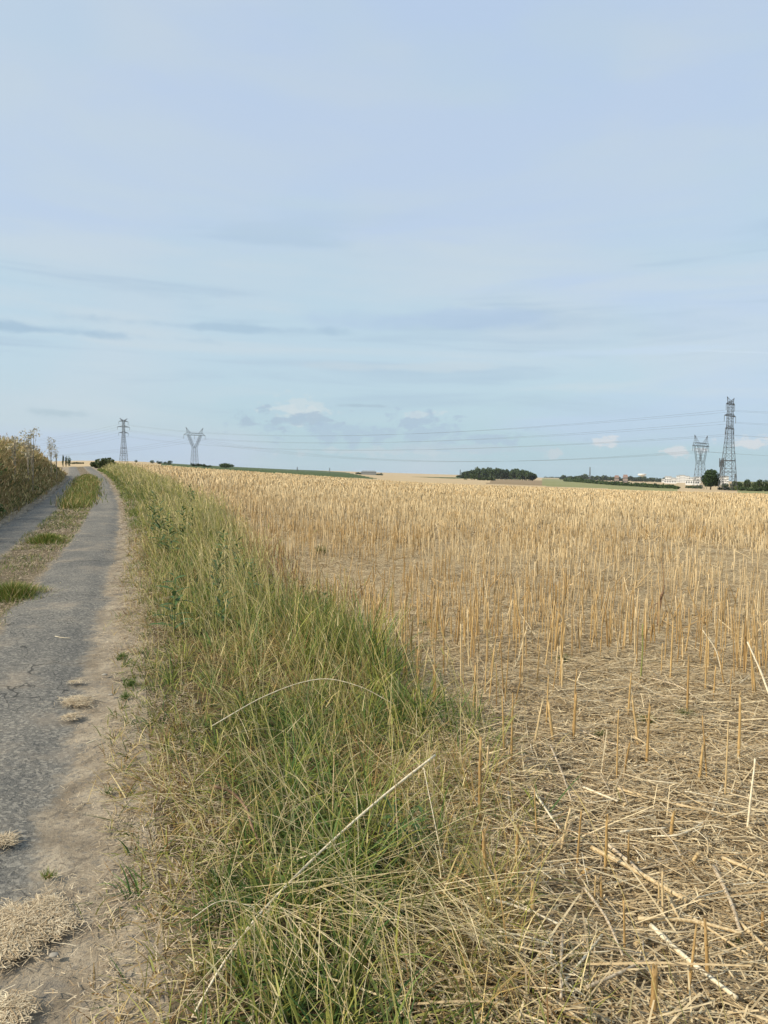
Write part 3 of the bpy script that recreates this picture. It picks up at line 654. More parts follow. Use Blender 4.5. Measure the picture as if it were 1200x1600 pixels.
def pylon_cat(px, D, ytop, arm_az, label, t=.3):
    q = at(px, 760, D); zg = hz(q[0], q[1]); H = at(px, ytop, D)[2] - zg
    tw = empty('pylon', (q[0], q[1], zg), math.pi/2 - arm_az); m_ = MB(); zw = H*.47; zb = H*.80; hx = H*.30
    lattice_section(m_, -1, zw, 2.9, 1.75, 5, t); m_.build('lattice_body', steel, tw)
    for s in (-1, 1):
        fk = MB(); n = 6; A0 = Vector((s*1.75, 0, zw)); A1 = Vector((s*.15, 0, zw)); B0 = Vector((s*hx*.66, 0, zb)); B1 = Vector((s*hx*.46, 0, zb))
        for yy in (-1, 1):
            for P, Q in ((A0, B0), (A1, B1)): fk.bar(P + Vector((0, yy*1.6, 0)), Q + Vector((0, yy*1.0, 0)), t*.9)
            for k in range(n):
                f0, f1 = k/n, (k+1)/n; y0 = yy*(1.6-.6*f0); y1 = yy*(1.6-.6*f1)
                a = A0.lerp(B0, f0) + Vector((0, y0, 0)); b2 = A1.lerp(B1, f1) + Vector((0, y1, 0)); fk.bar(a, b2, t*.55)
                a = A1.lerp(B1, f0) + Vector((0, y0, 0)); b2 = A0.lerp(B0, f1) + Vector((0, y1, 0)); fk.bar(a, b2, t*.55)
        for k in range(n+1):
            f0 = k/n; y0 = 1.6-.6*f0; fk.bar(A0.lerp(B0, f0)+Vector((0, -y0, 0)), A0.lerp(B0, f0)+Vector((0, y0, 0)), t*.5); fk.bar(A1.lerp(B1, f0)+Vector((0, -y0, 0)), A1.lerp(B1, f0)+Vector((0, y0, 0)), t*.5)
        fk.build('forked_arm', steel, tw)
        pk = MB(); top = Vector((s*hx*.80, 0, H))
        for yy in (-1, 1):
            pk.bar((s*hx*.66, yy, zb+H*.055), top, t*.8); pk.bar((s*hx*.40, yy, zb+H*.055), top, t*.8)
            for k in range(1, 4): pk.bar(Vector((s*hx*.66, yy, zb+H*.055)).lerp(top, k/4), Vector((s*hx*.40, yy, zb+H*.055)).lerp(top, k/4), t*.5)
        pk.build('earth_wire_peak', steel, tw)
    bm = MB(); n = 10
    for yy in (-1, 1):
        bm.bar((-hx, 0, zb), (-hx*.85, yy, zb), t); bm.bar((hx*.85, yy, zb), (hx, 0, zb), t); bm.bar((-hx*.85, yy, zb), (hx*.85, yy, zb), t); bm.bar((-hx*.72, yy, zb+H*.055), (hx*.72, yy, zb+H*.055), t)
        bm.bar((-hx, 0, zb), (-hx*.72, yy, zb+H*.055), t*.8); bm.bar((hx, 0, zb), (hx*.72, yy, zb+H*.055), t*.8)
        for k in range(n):
            x0 = -hx*.72 + hx*1.44*k/n; x1 = x0 + hx*1.44/n; a, b2 = ((x0, yy, zb), (x1, yy, zb+H*.055)) if k % 2 else ((x0, yy, zb+H*.055), (x1, yy, zb)); bm.bar(a, b2, t*.55)
    for k in range(n+1):
        x0 = -hx*.72 + hx*1.44*k/n; bm.bar((x0, -1, zb), (x0, 1, zb), t*.5); bm.bar((x0, -1, zb+H*.055), (x0, 1, zb+H*.055), t*.5)
    bm.build('crossbeam', steel, tw); tips = {}
    for i, x0 in enumerate((-hx, 0, hx)):
        ins = MB(); L_ = H*.10; ins.tube([(0, 0, 0), (0, 0, -L_)], t*.42, 6)
        for k in range(5): ins.tube([(0, 0, -L_*(.15+k*.17)), (0, 0, -L_*(.15+k*.17)-.12)], t*.75, 8)
        o = ins.build('insulator', insm, tw); o.location = (x0, 0, zb); tips[i] = Vector((x0, 0, zb - L_))
    for s in (-1, 1): tips[('e', s)] = Vector((s*hx*.8, 0, H))
    R = Matrix.Rotation(math.pi/2 - arm_az, 3, 'Z'); base = Vector((q[0], q[1], zg)); tag(tw, label, 'pylon'); return {k: base + R @ v for k, v in tips.items()}
BA = math.radians(50)
VL = pylon_cat(304, 700, 668, BA, 'fork-headed lattice pylon with Y-shaped top on the left crest', .21)
VR = pylon_cat(1093, 468, 680, BA, 'fork-headed lattice pylon left of the large round tree', .19)
wirem = plain('cable', (.10, .105, .11), .5, .05, metal=.2)
def cable(A_, B_, r, label, group, tgt=None, sag=None, sp=None):
    A_ = Vector(A_); B_ = Vector(B_)
    if tgt:
        best = None
        for k in range(1, 400):
            t = k/400; p = A_.lerp(B_, t); q = proj(p)
            if best is None or abs(q[0]-tgt[0]) < best[0]: best = (abs(q[0]-tgt[0]), t, p, q)
        _, t, p, q = best; D = math.hypot(p.x, p.y); want = at(tgt[0], tgt[1], D)[2]; sag = max(0.5, (p.z - want) / (4*t*(1-t)))
    n = 40; pts = []
    for k in range(n+1):
        t = k/n; p = A_.lerp(B_, t); p.z -= sag*4*t*(1-t); pts.append(p - A_)
    m_ = MB().tube(pts, r, 5, False); o = m_.build('power_cable', wirem); o.location = A_; tag(o, label, 'cable', group); return sag
G1 = 'power cables strung between the pylons'
lvn = ['highest', 'middle', 'lowest']
Rext = (Vector((PR[(0, 1)].x + 330, PR[(0, 1)].y - 240, 0)) ); 
for lv, ty in enumerate((680.5, 691.0, 701.5)):
    for s in (-1, 1):
        nm_ = 'farther' if s > 0 else 'nearer'
        sg = cable(PL[(lv, s)], PR[(lv, s)], .034, f'{lvn[lv]} {nm_} cable sagging from the left pylon to the tallest pylon', G1, (450, ty + (.9 if s < 0 else 0)))
        dR = PR[(lv, s)] + Vector((240, -150, 1.5)); cable(PR[(lv, s)], dR, .024, f'{lvn[lv]} {nm_} cable leaving the tallest pylon towards the right edge', G1, sag=7)
        dL = PL[(lv, s)] + Vector((-420, 330, -2)); cable(PL[(lv, s)], dL, .045, f'{lvn[lv]} {nm_} cable leaving the left pylon towards the left edge', G1, sag=14)
for i in range(3):
    wn = ['first', 'second', 'third'][i]
    cable(VL[i], VR[i], .036, f'{wn} long low cable between the two fork-headed pylons', G1, (700, 721.5 - .5*i))
    cable(VR[i], VR[i] + Vector((330, -140, -4)), .035, f'{wn} low cable leaving the right fork-headed pylon rightwards', G1, sag=6)
    cable(VL[i], VL[i] + Vector((-420, 330, 2)), .045, f'{wn} low cable leaving the left fork-headed pylon leftwards', G1, sag=14)

# ------------------------------------------------------------------ stubble and straw in the field
def vis_mask(x, y, pad=90):
    P = np.stack([x, y, ht0(x, y)], 1); a, b_, zf = proj(P); return (zf > .5) & (a > -pad) & (a < 1200 + pad) & (b_ < 1600 + 160)
def scatter(dens_fn, dmin, dmax, amin, amax, dens_max):
    area = (amax - amin) * (dmax**2 - dmin**2) / 2; n = int(area * dens_max)
    d = np.sqrt(rng.uniform(dmin**2, dmax**2, n)); a = rng.uniform(amin, amax, n); x = d*np.sin(a); y = d*np.cos(a)
    k = rng.random(n) * dens_max < dens_fn(x, y, d); return x[k], y[k], d[k]
def field_in(x, y, sh=0.0):
    o, al = off(x, y); return o > vwidth(al) + sh + (fnoise(x*1.3, y*1.3, 2) - .5) * .9
def stub_d(x, y, d):
    base = np.interp(d, [2, 4.2, 5.2, 7, 10, 20, 30, 50, 120], [3, 9, 19, 31, 31, 26, 24, 12, 7])
    thin = np.clip((fnoise(x*.55 + 3, y*.55, 12) - .30) * 5, .12, 1.25)
    rowd = .55 + .45 * np.sin((x*.83 + y*.33) * 2*math.pi / .45 + 2*fnoise(x*.5, y*.5, 3))   # drilled rows
    tram = np.clip(np.abs(((y*.97 - x*.25) - 11.6)) / .9, .12, 1)          # wheel track through the stubble
    return base * thin * (.45 + .55*rowd) * tram * 1.5
xs, ys, dd = scatter(stub_d, 2.3, 118, -.62, .62, 60)
k = field_in(xs, ys); xs, ys, dd = xs[k], ys[k], dd[k]
zs = ht(xs, ys, False)
o, al = off(xs, ys)
order = np.argsort(dd); xs, ys, dd, zs = xs[order], ys[order], dd[order], zs[order]
vm = vis_mask(xs, ys, 5); idx = np.where(vm)[0][:270]; single = np.zeros(len(xs), bool); single[idx] = True
# a dozen stalk shapes: slightly crooked, knotted, splintered open at the top
stalks = []
for v in range(12):
    r = random.uniform(.0038, .0062); n = 7; m_ = MB(); pts = []; rr = []; bx = random.uniform(-.014, .014); by = random.uniform(-.012, .012)
    for i in range(n):
        t = i/(n-1); pts.append((bx*t*t + random.uniform(-.0011, .0011), by*t*t + random.uniform(-.0011, .0011), -.04 + t*1.04)); rr.append(r*(1.35 - .45*t)*(1.18 if i in (2, 4) else 1))
    m_.tube(pts, rr, 7, False); top = len(m_.v) - 7
    for j in range(7): m_.v[top+j] = m_.v[top+j] + Vector((0, 0, random.uniform(-.05, .06)))       # ragged cut
    m_.v.append(Vector(pts[-1]) + Vector((0, 0, -.06))); c_ = len(m_.v) - 1
    for j in range(7): m_.f.append([top+j, top+(j+1) % 7, c_])
    if v % 3 == 0:   # a side stub
        q = Vector(pts[4]); m_.tube([q, q + Vector((.03, .01, .06)), q + Vector((.04, .015, .11))], [r*.6, r*.5, r*.35], 5)
    me = m_.mesh('stubble_stalk', True); me.materials.append(MAT_STALK); stalks.append(me)
GS = 'cut stalks standing in the near stubble'
def put_stalk(x, y, z, h, lean, hd, label=None, me=None, thick=1.0, mat=None, group=GS):
    o = bpy.data.objects.new('stubble_stalk', me or random.choice(stalks)); C.objects.link(o); o.location = (x, y, z)
    o.rotation_euler = (lean*math.cos(hd), lean*math.sin(hd), random.uniform(0, 6.28)); o.scale = (thick, thick, h)
    tag(o, label or 'upright tan cut stalk, one of many alike standing in the near stubble', 'stalk', group)
    if mat: o.material_slots[0].link = 'OBJECT'; o.material_slots[0].material = mat
    return o
for i in idx:
    h = random.uniform(.20, .50) if dd[i] > 3.9 else random.uniform(.06, .28)
    put_stalk(xs[i], ys[i], zs[i], h, abs(random.gauss(0, .09)), random.uniform(0, 6.28), thick=random.uniform(.5, 1.1))
# stalks that can be pointed out one by one: base pixel, top pixel, look
def polyat(pts, lift=.01): 
    out = []
    for p in pts:
        x, y, z = ground(p[0], p[1]); out.append(Vector((x, y, z + (p[2] if len(p) > 2 else lift))))
    return out
named = [((865, 1162), (856, 1098), 'stalk leaning left beside a dark crack near the grass edge', 1.2), ((896, 1155), (900, 1082), 'short dark straight stalk in the middle of the foreground stubble', 1.3),
         ((1010, 1200), (1014, 1098), 'stalk standing over a dark bare patch in the foreground stubble', 1.3), ((1154, 1192), (1160, 1085), 'pale stalk at the right with a bright cut tip', 1.2),
         ((1092, 1225), (1099, 1165), 'thin leaning stalk right of the foreground centre', 1.0), ((1048, 1315), (1049, 1266), 'short straight stalk stuck up through long fallen straw', 1.2),
         ((1081, 1355), (1087, 1325), 'stubby broken stalk with a frayed top', 1.6), ((910, 1370), (916, 1347), 'short dark stump at the end of the thick fallen stalk', 1.7),
         ((831, 1442), (834, 1378), 'dark brown stalk at the grass edge in the foreground', 1.2), ((992, 1480), (998, 1462), 'tiny stump at the left end of a long pale straw', 1.6),
         ((1107, 1545), (1103, 1442), 'straight thin stalk near the bottom right corner', 1.1), ((1018, 1598), (1030, 1508), 'thick crooked stalk at the bottom edge right of centre', 1.3),
         ((982, 1118), (984, 1052), 'slim stalk left of the green stem', 1.1), ((750, 1290), (748, 1150), 'tall thin stalk standing in the edge of the green tuft', 1.0), ((834, 1168), (848, 1090), 'leaning split stalk near the green tuft', 1.3)]
for (bx, by), (tx, ty), lb, th in named:
    x, y, z = ground(bx, by); D = math.hypot(x, y); t = at(tx, ty, D); dz = t[2] - z; dx = Vector((t[0]-x, t[1]-y, 0)); h = max(.04, dz)
    o = put_stalk(x, y, z, h, 0, 0, lb, thick=th, group='cut stalks picked out in the near stubble')
    v = Vector((t[0]-x, t[1]-y, dz)); o.rotation_euler = v.to_track_quat('Z', 'Y').to_euler()
def stem(pts, r, mat, label, cat='straw', name='straw', group=None, taper=.6, sides=8, parent=None, knots=True):
    """one long lying or leaning stem through the given world points"""
    P = [Vector(p) for p in pts]; Q = densify(np.array([tuple(p) for p in P]), 6) if len(P) > 2 else np.array([tuple(P[0].lerp(P[1], t/7)) for t in range(8)])
    rr = [r*(1 - (1-taper)*i/(len(Q)-1)) * (1.15 if knots and i % 5 == 2 else 1) for i in range(len(Q))]
    o0 = Vector(Q[0]); m_ = MB().tube([Vector(q) - o0 + Vector((random.uniform(-1, 1), random.uniform(-1, 1), 0))*r*.12 for q in Q], rr, sides); o = m_.build(name, mat, parent, True); o.location = o0
    if parent is None: tag(o, label, cat, group)
    return o
# green and brown stems, pale leaning ones
x, y, z = ground(1001, 1062); t = at(1004, 975, math.hypot(x, y)); stem([(x, y, z), ((x+t[0])/2+.006, (y+t[1])/2, (z+t[2])/2), t], .0065, MAT_GREENSTEM, 'the one olive green stem standing upright in the stubble', 'stem', 'green_stem')
x, y, z = ground(1027, 980); D = math.hypot(x, y); tw = empty('dead_weed', (x, y, z)); o0 = Vector((x, y, z))
def rel(px, py): return Vector(at(px, py, D)) - o0
stem([(0, 0, 0), rel(1031, 950), rel(1038, 915)], .010, MAT_BROWNSTEM, None, name='stem', parent=tw); stem([rel(1034, 940), rel(1022, 945), rel(1014, 956)], .005, MAT_BROWNSTEM, None, name='side_branch', parent=tw)
stem([rel(1036, 925), rel(1030, 940), rel(1030, 962)], .014, MAT_BROWNSTEM, None, name='withered_leaf', parent=tw); stem([rel(1038, 917), rel(1036, 890), rel(1033, 870)], .004, MAT_BROWNSTEM, None, name='side_branch', parent=tw)
tag(tw, 'withered rust brown weed bent over among the stubble stalks', 'weed')
D = 3.9; stem([at(1164, 1335, 3.55), at(1172, 1255, 3.6), at(1180, 1185, 3.65)], .006, MAT_PALE, 'tall thin pale stem leaning at the right edge of the foreground')
stem([at(1220, 1140, 5.0), at(1192, 1058, 5.1), at(1168, 1003, 5.15)], .0075, MAT_PALE, 'thick bleached stem leaning left at the right edge above the stubble')
x, y, z = ground(1130, 1060); stem([(x, y, z), at(1118, 1015, math.hypot(x, y)), at(1098, 985, math.hypot(x, y))], .006, MAT_PALE, 'bleached stem tilted left with a forked foot in the stubble')
# long fallen straws traced one by one (photo pixels, then height above the soil)
FS = [([(924, 1345), (1000, 1388), (1072, 1432)], .012, MAT_TANSTRAW, 'thickest fallen stalk, tan and cracked, slanting down to the right'),
      ([(945, 1334), (980, 1362), (1012, 1392)], .009, MAT_GREYSTRAW, 'grey brown stalk lying just above the thickest fallen stalk'),
      ([(996, 1459), (1080, 1463), (1158, 1483)], .009, MAT_TANSTRAW, 'tan stalk lying almost level from a small stump to the right'),
      ([(1016, 1470), (1080, 1530), (1150, 1588)], .010, MAT_PALE, 'bleached white stalk slanting down into the bottom right corner'),
      ([(960, 1245), (1050, 1270), (1155, 1292)], .008, MAT_TANSTRAW, 'long straight tan straw lying above the upright short stalk'),
      ([(859, 1178), (878, 1225), (892, 1268)], .0075, MAT_GREYSTRAW, 'grey stalk pointing at the camera near the grass edge'),
      ([(1114, 1374), (1140, 1430), (1157, 1482)], .0095, MAT_GREYSTRAW, 'dark grey stalk running down beside the right-hand straws'),
      ([(760, 1424), (815, 1440), (875, 1467)], .0065, MAT_PALE, 'pale curved straw at the boundary of grass and stubble'),
      ([(1128, 1358), (1200, 1388)], .009, MAT_TANSTRAW, 'tan straw reaching the right edge below the leaning stem'),
      ([(806, 1274), (850, 1255), (873, 1231)], .006, MAT_BROWNSTEM, 'dark curved twig lying near the grass edge'),
      ([(915, 1573), (960, 1552), (1005, 1529)], .0065, MAT_GREYSTRAW, 'stout grey straw rising to the right near the bottom edge'),
      ([(874, 1565), (910, 1520), (940, 1480)], .0055, MAT_PALE, 'thin pale straw rising to the right near the bottom centre'),
      ([(878, 1485), (876, 1540), (876, 1590)], .0065, MAT_GREYSTRAW, 'thick grey straw pointing at the camera at the bottom'),
      ([(975, 1273), (990, 1265)], .008, MAT_TANSTRAW, 'short thick tan straw piece by the long straight straw'),
      ([(1156, 1464), (1200, 1508)], .009, MAT_TANSTRAW, 'tan straw running off the right edge low down'),
      ([(912, 1410), (945, 1455), (972, 1517)], .0065, MAT_GREYSTRAW, 'thin grey straw curving down below the thickest stalk'),
      ([(836, 1256), (858, 1290), (876, 1316)], .006, MAT_PALE, 'pale straw slanting down right of the twig'),
      ([(793, 1250), (800, 1295), (817, 1332)], .005, MAT_GREYSTRAW, 'thin bent grey straw at the grass edge'),
      ([(937, 1338), (1010, 1390), (1110, 1440)], .005, MAT_TANSTRAW, 'thin straw beside the thickest fallen stalk'),
      ([(990, 1164), (1015, 1180), (1042, 1204)], .006, MAT_TANSTRAW, 'tan straw lying behind the dark bare patch'),
      ([(975, 1187), (962, 1210), (948, 1232)], .006, MAT_TANSTRAW, 'tan straw slanting down left behind the long straight straw'),
      ([(905, 1152), (945, 1170), (985, 1182)], .006, MAT_GREYSTRAW, 'grey straw lying right of the short dark stalk'),
      ([(1040, 1420), (1062, 1462)], .007, MAT_TANSTRAW, 'short straw crossing below the thickest stalk'),
      ([(910, 1245), (965, 1268)], .007, MAT_PALE, 'pale straw left of the long straight straw'),
      ([(1100, 1300), (1060, 1320), (1018, 1322)], .006, MAT_PALE, 'bright white straw chip row right of centre'),
      ([(968, 1315), (1000, 1312), (1040, 1308)], .006, MAT_PALE, 'bleached flat straw above the thickest stalk'),
      ([(1080, 1455), (1130, 1490), (1176, 1520)], .006, MAT_TANSTRAW, 'thin tan straw between the two lowest long stalks'),
      ([(860, 1520), (862, 1490)], .005, MAT_PALE, 'short bleached straw piece near the bottom centre'),
      ([(1112, 1285), (1128, 1240)], .006, MAT_PALE, 'grey white straw beside the leaning right-hand stem'),
      ([(1020, 1070), (1060, 1082), (1088, 1102)], .006, MAT_GREYSTRAW, 'grey straw lying between two upright stalks farther back')]
for pts, r, mt, lb in FS:
    P = polyat(pts, r + .034 + random.uniform(0, .014)); stem(P, r * .8, mt, lb + ' in the stubble' if 'stubble' not in lb else lb, taper=.75)
# alike loose straws, single objects
smesh = []
for v in range(8):
    L_ = 1.0; m_ = MB(); pts = [(0, 0, 0)]; bend = random.uniform(-.12, .12); pts = [(i/6 - .5, bend*math.sin(i/6*3.1), random.uniform(0, .01)) for i in range(7)]
    m_.tube(pts, [.028*random.uniform(.75, 1.1) for _ in pts], 6); me = m_.mesh('straw', True); me.materials.append([MAT_PALE, MAT_TANSTRAW, MAT_GREYSTRAW, MAT_TANSTRAW][v % 4]); smesh.append(me)
cnt = 0
while cnt < 230:
    px = random.uniform(760, 1230); py = 1600 - 540*random.random()**.75
    x, y = hit0(px, py); 
    if not field_in(np.array([x]), np.array([y]), -.15)[0]: continue
    o = bpy.data.objects.new('straw', random.choice(smesh)); C.objects.link(o); L_ = random.uniform(.07, .26); o.location = (x, y, hz(x, y) + random.uniform(.03, .055))
    tk = random.uniform(.10, .19)/L_*L_; q_ = random.uniform(.055, .12); o.scale = (L_, q_, q_*random.uniform(.7, 1)); o.rotation_euler = (0, random.gauss(0, .1), random.gauss(-.5, .75) if random.random() < .6 else random.uniform(0, 6.28))
    tag(o, 'loose fallen straw, one of many alike lying on the near stubble ground', 'straw', 'loose straws lying on the near stubble ground'); cnt += 1

# the rest of the stubble: one mass
k = ~single; x, y, d, z = xs[k], ys[k], dd[k], zs[k]; n = len(x)
keep = (d < 40) | (rng.random(n) < .85); x, y, d, z = x[keep], y[keep], d[keep], z[keep]; n = len(x)
h = rng.uniform(.12, .44, n) * np.interp(d, [2, 5, 9, 25, 120], [.5, .85, 1.08, 1.0, 1.0]) * (.8 + .4*fnoise(x*.3, y*.3, 21)); r = np.maximum(rng.uniform(.0035, .0068, n), d * np.interp(d, [0, 40, 60], [.00042, .00042, .00062]))
ln = np.abs(rng.normal(0, .10, n)); ln = np.where(rng.random(n) < .16, rng.uniform(.3, 1.35, n), ln); hd = rng.uniform(0, 6.28, n)
A_ = np.stack([x, y, z - .01], 1); B_ = A_ + np.stack([np.sin(ln)*np.cos(hd)*h, np.sin(ln)*np.sin(hd)*h, np.cos(ln)*h], 1)
mid = (A_ + B_)/2 + np.stack([rng.normal(0, .008, n), rng.normal(0, .008, n), np.zeros(n)], 1)
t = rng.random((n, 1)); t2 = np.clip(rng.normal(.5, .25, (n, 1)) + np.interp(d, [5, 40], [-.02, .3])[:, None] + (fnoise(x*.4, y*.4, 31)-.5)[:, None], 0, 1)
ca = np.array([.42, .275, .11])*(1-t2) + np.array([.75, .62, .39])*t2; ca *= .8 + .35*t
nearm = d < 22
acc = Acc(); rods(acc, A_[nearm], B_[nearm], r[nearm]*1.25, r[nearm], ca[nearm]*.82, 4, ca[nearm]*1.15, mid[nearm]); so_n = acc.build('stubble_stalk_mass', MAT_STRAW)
acc.V, acc.F, acc.C, acc.n = [], [], [], 0
tag(so_n, 'dense standing stubble stalks from a few metres out to the middle of the field', 'stubble', kind='stuff')
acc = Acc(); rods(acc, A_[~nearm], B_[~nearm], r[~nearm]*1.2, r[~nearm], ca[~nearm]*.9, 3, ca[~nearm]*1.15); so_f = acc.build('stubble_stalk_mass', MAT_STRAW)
tag(so_f, 'dense golden stubble covering the far half of the field up to its crest', 'stubble', kind='stuff')
# straw litter
def litter(dmin, dmax, dens, Lr, Wr, segs, name, label, fn=field_in, a0=-.62, a1=.62):
    x, y, d = scatter(lambda x, y, d: np.full(len(x), dens*1.0) * np.clip(.25 + 1.6*(fnoise(x*1.1, y*1.1, 41)-.22), .2, 1), dmin, dmax, a0, a1, dens)
    k = fn(x, y, -.25); x, y, d = x[k], y[k], d[k]; n = len(x); z = ht(x, y, False)
    acc = Acc(); L_ = rng.uniform(*Lr, n) ; L_ *= np.where(rng.random(n) < .12, 2.0, 1); W_ = np.maximum(rng.uniform(*Wr, n), d*.0004); hd = np.where(rng.random(n) < .35, rng.normal(-.45, .6, n), rng.uniform(0, 6.28, n))
    t = rng.random((n, 1)); cc = np.array([.34, .235, .115])*(1-t) + np.array([.82, .68, .42])*t; cc *= rng.uniform(.75, 1.05, (n, 1)); gy = rng.random((n, 1)) < .10; cc = np.where(gy, cc*np.array([.8, .84, .92]), cc)
    B0 = np.stack([x, y, z + rng.uniform(.004, .045, n)], 1); ribbons(acc, B0, hd, L_, W_, 1.54 - np.abs(rng.normal(0, .14, n)), rng.uniform(.0, .25, n), cc, segs, flat=True, taper=.25, gap=-.01)
    o = acc.build(name, MAT_STRAW); return tag(o, label, 'straw', kind='stuff')
litter(1.9, 6.5, 5200, (.012, .065), (.0024, .0068), 1, 'straw_litter', 'finely chopped straw covering the near stubble ground')
litter(1.9, 7.5, 800, (.07, .28), (.003, .0078), 2, 'straw_litter', 'chopped straw littering the near stubble ground')
litter(6.5, 13, 1900, (.03, .12), (.003, .007), 1, 'straw_litter', 'chopped straw around the stalks a few metres out')
litter(13, 26, 640, (.05, .22), (.003, .006), 1, 'straw_litter', 'chopped straw between the stalks farther into the field')
litter(26, 50, 150, (.15, .4), (.006, .01), 1, 'straw_litter', 'thin straw litter in the middle of the field')

# ------------------------------------------------------------------ verge grass
GREEN = np.array([[.06, .12, .026], [.10, .165, .036], [.155, .20, .05]]); OLIVE = np.array([[.19, .215, .040], [.29, .29, .062]]); DRY = np.array([[.40, .28, .10], [.55, .42, .18], [.24, .14, .055], [.66, .54, .28], [.31, .20, .075]])
def pick(arr, n): return arr[rng.integers(0, len(arr), n)] * rng.uniform(.8, 1.2, (n, 1))
def veg(al0, al1, dens, layer):
    """random points on the verge between two lengths along the path"""
    wmax = 3.9; n = int((al1-al0) * wmax * dens); al = rng.uniform(al0, al1, n); oo = rng.uniform(.1, wmax+.3, n)
    p = pathpt(al, oo); x, y = p[:, 0], p[:, 1]; w_ = vwidth(al); e = (fnoise(x*1.5, y*1.5, 7)-.5)
    l0 = .21 + e*.30; r0 = w_ + e*.8
    prob = np.clip((oo - l0)/.10, 0, 1) * np.clip((r0 + .25 - oo)/.45, 0, 1); k = rng.random(n) < prob
    al, oo, x, y, w_ = al[k], oo[k], x[k], y[k], w_[k]; v = (oo - .27)/(w_ - .27); d = np.hypot(x, y)
    return al, oo, x, y, v, d
def greenness(x, y, v, al):
    g = fnoise(x*1.1 + 5, y*1.1, 51)*1.5 - .30
    g += .60*np.exp(-((v-.45)/.24)**2) * (al < 4.2) - .08*(al < 6)            # lush green in the near middle
    g -= .55*np.clip(1 - v/.28, 0, 1) * (al < 16)                    # dry left fringe
    g += .35*np.exp(-((v-.85)/.2)**2) * ((al > 3.6) & (al < 7))  # green tuft at the field side
    g -= .35*np.exp(-((v-.55)/.3)**2) * ((al > 4.4) & (al < 6.6))
    g -= .5*np.clip((v-.75)/.2, 0, 1) * (al < 3.6)
    g += .30*np.clip((al-4.8)/1.5, 0, 1); g += .5*np.clip(1 - v/.4, 0, 1)*(al > 18)
    return np.clip(g, 0, 1)
def grass_band(al0, al1, dens, segs, hs, wmin, name, label, thatch=.35, culm=.06):
    al, oo, x, y, v, d = veg(al0, al1, dens, 0); n = len(x); z = ht(x, y, False)
    ok = d > 1.15; al, oo, x, y, v, d, z = [q[ok] for q in (al, oo, x, y, v, d, z)]; n = len(x)
    # gather most blades into tufts
    cs = .16; ci = np.floor(x/cs); cj = np.floor(y/cs); ccx = (ci + .15 + .7*_hash(ci, cj, 201))*cs; ccy = (cj + .15 + .7*_hash(ci, cj, 202))*cs; ctone = _hash(ci, cj, 203); cht = _hash(ci, cj, 204)
    cl = (rng.random(n) < .72) * (d < 26); pullf = np.where(cl, rng.uniform(.35, .9, n), 0); x = x + (ccx-x)*pullf; y = y + (ccy-y)*pullf
    outd = np.arctan2(y-ccy, x-ccx) + rng.normal(0, .7, n); outd = np.where(cl & (rng.random(n) < .7), outd, 99.)
    g = greenness(x, y, v, al); g = np.clip(g + (ctone - .5)*1.1*cl, 0, 1); g = np.where(g > .5, g**.6, g**1.5); hcl = .35 + 1.0*fnoise(x*1.7, y*1.7, 61); prof = np.clip(.36 + 1.2*np.minimum(v, .5) , .36, .92)
    tuft = np.exp(-((v-.82)/.22)**2) * np.exp(-((al-5.6)/1.7)**2)
    acc = Acc(); B0 = np.stack([x, y, z - .01], 1)
    isg = rng.random(n) < g; ol = rng.random(n) < .5
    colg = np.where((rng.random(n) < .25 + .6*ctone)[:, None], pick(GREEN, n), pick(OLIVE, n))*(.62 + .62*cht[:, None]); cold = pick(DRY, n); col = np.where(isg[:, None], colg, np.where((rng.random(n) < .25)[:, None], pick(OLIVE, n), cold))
    lay = rng.random(n) < thatch * (1.25 - .7*g)
    L_ = rng.uniform(.12, .36, n)*hcl*prof*hs*(1 + 1.1*tuft)
    th0 = np.where(lay, rng.uniform(.9, 1.5, n), np.abs(rng.normal(.35, .38, n))*(1-.6*tuft)); th1 = np.where(lay, rng.uniform(.1, .9, n), rng.uniform(.2, 2.2, n)*(1-.6*tuft))
    # wind and gravity lean towards the road on the left, towards the field on the right
    pd = math.radians(160); hd = np.where(rng.random(n) < .45, np.where(v < .45, pd, pd - 2.6) + rng.normal(0, .8, n), rng.uniform(0, 6.28, n)); hd = np.where(outd < 90, outd, hd); L_ = L_*np.where(cl, .65 + .8*cht, 1)
    W_ = np.maximum(rng.uniform(.0028, .0085, n)*np.where(isg, 1.15, .8), d*wmin)
    ribbons(acc, B0, hd, L_, W_, th0, th1, col*.88, segs, col*1.1)  # blade colour darkens toward the base: shade painted into the gradient
    # tall dry culms with seed heads
    m_ = int(n*culm); s = rng.choice(n, m_, replace=False); s = s[(v[s] > .12)]; m_ = len(s)
    Lc = rng.uniform(.35, .80, m_)*(.6+.6*fnoise(x[s]*.9, y[s]*.9, 71))*np.where(al[s] > 7, 1.15, .95)*np.clip(v[s]*2.2, .5, 1); cc = pick(np.array([[.46, .37, .15], [.58, .49, .24], [.34, .33, .09]]), m_)
    hd2 = rng.normal(math.radians(150), 1.0, m_); tip, th = ribbons(acc, B0[s], hd2, Lc, np.maximum(rng.uniform(.0018, .0032, m_), d[s]*wmin*.85), np.abs(rng.normal(.18, .2, m_)), rng.uniform(.1, .9, m_), cc*.8, max(segs, 3), cc, taper=.4)
    hh = rng.random(m_) < .55; ribbons(acc, tip[hh], hd2[hh], rng.uniform(.04, .11, hh.sum()), np.maximum(rng.uniform(.0028, .006, hh.sum()), d[s][hh]*wmin*1.5), th[hh], rng.uniform(.2, .9, hh.sum()), cc[hh]*.9, 2, cc[hh], taper=.7, zfloor=False)
    o = acc.build(name, MAT_GRASS); tag(o, label, 'grass', kind='stuff'); return n
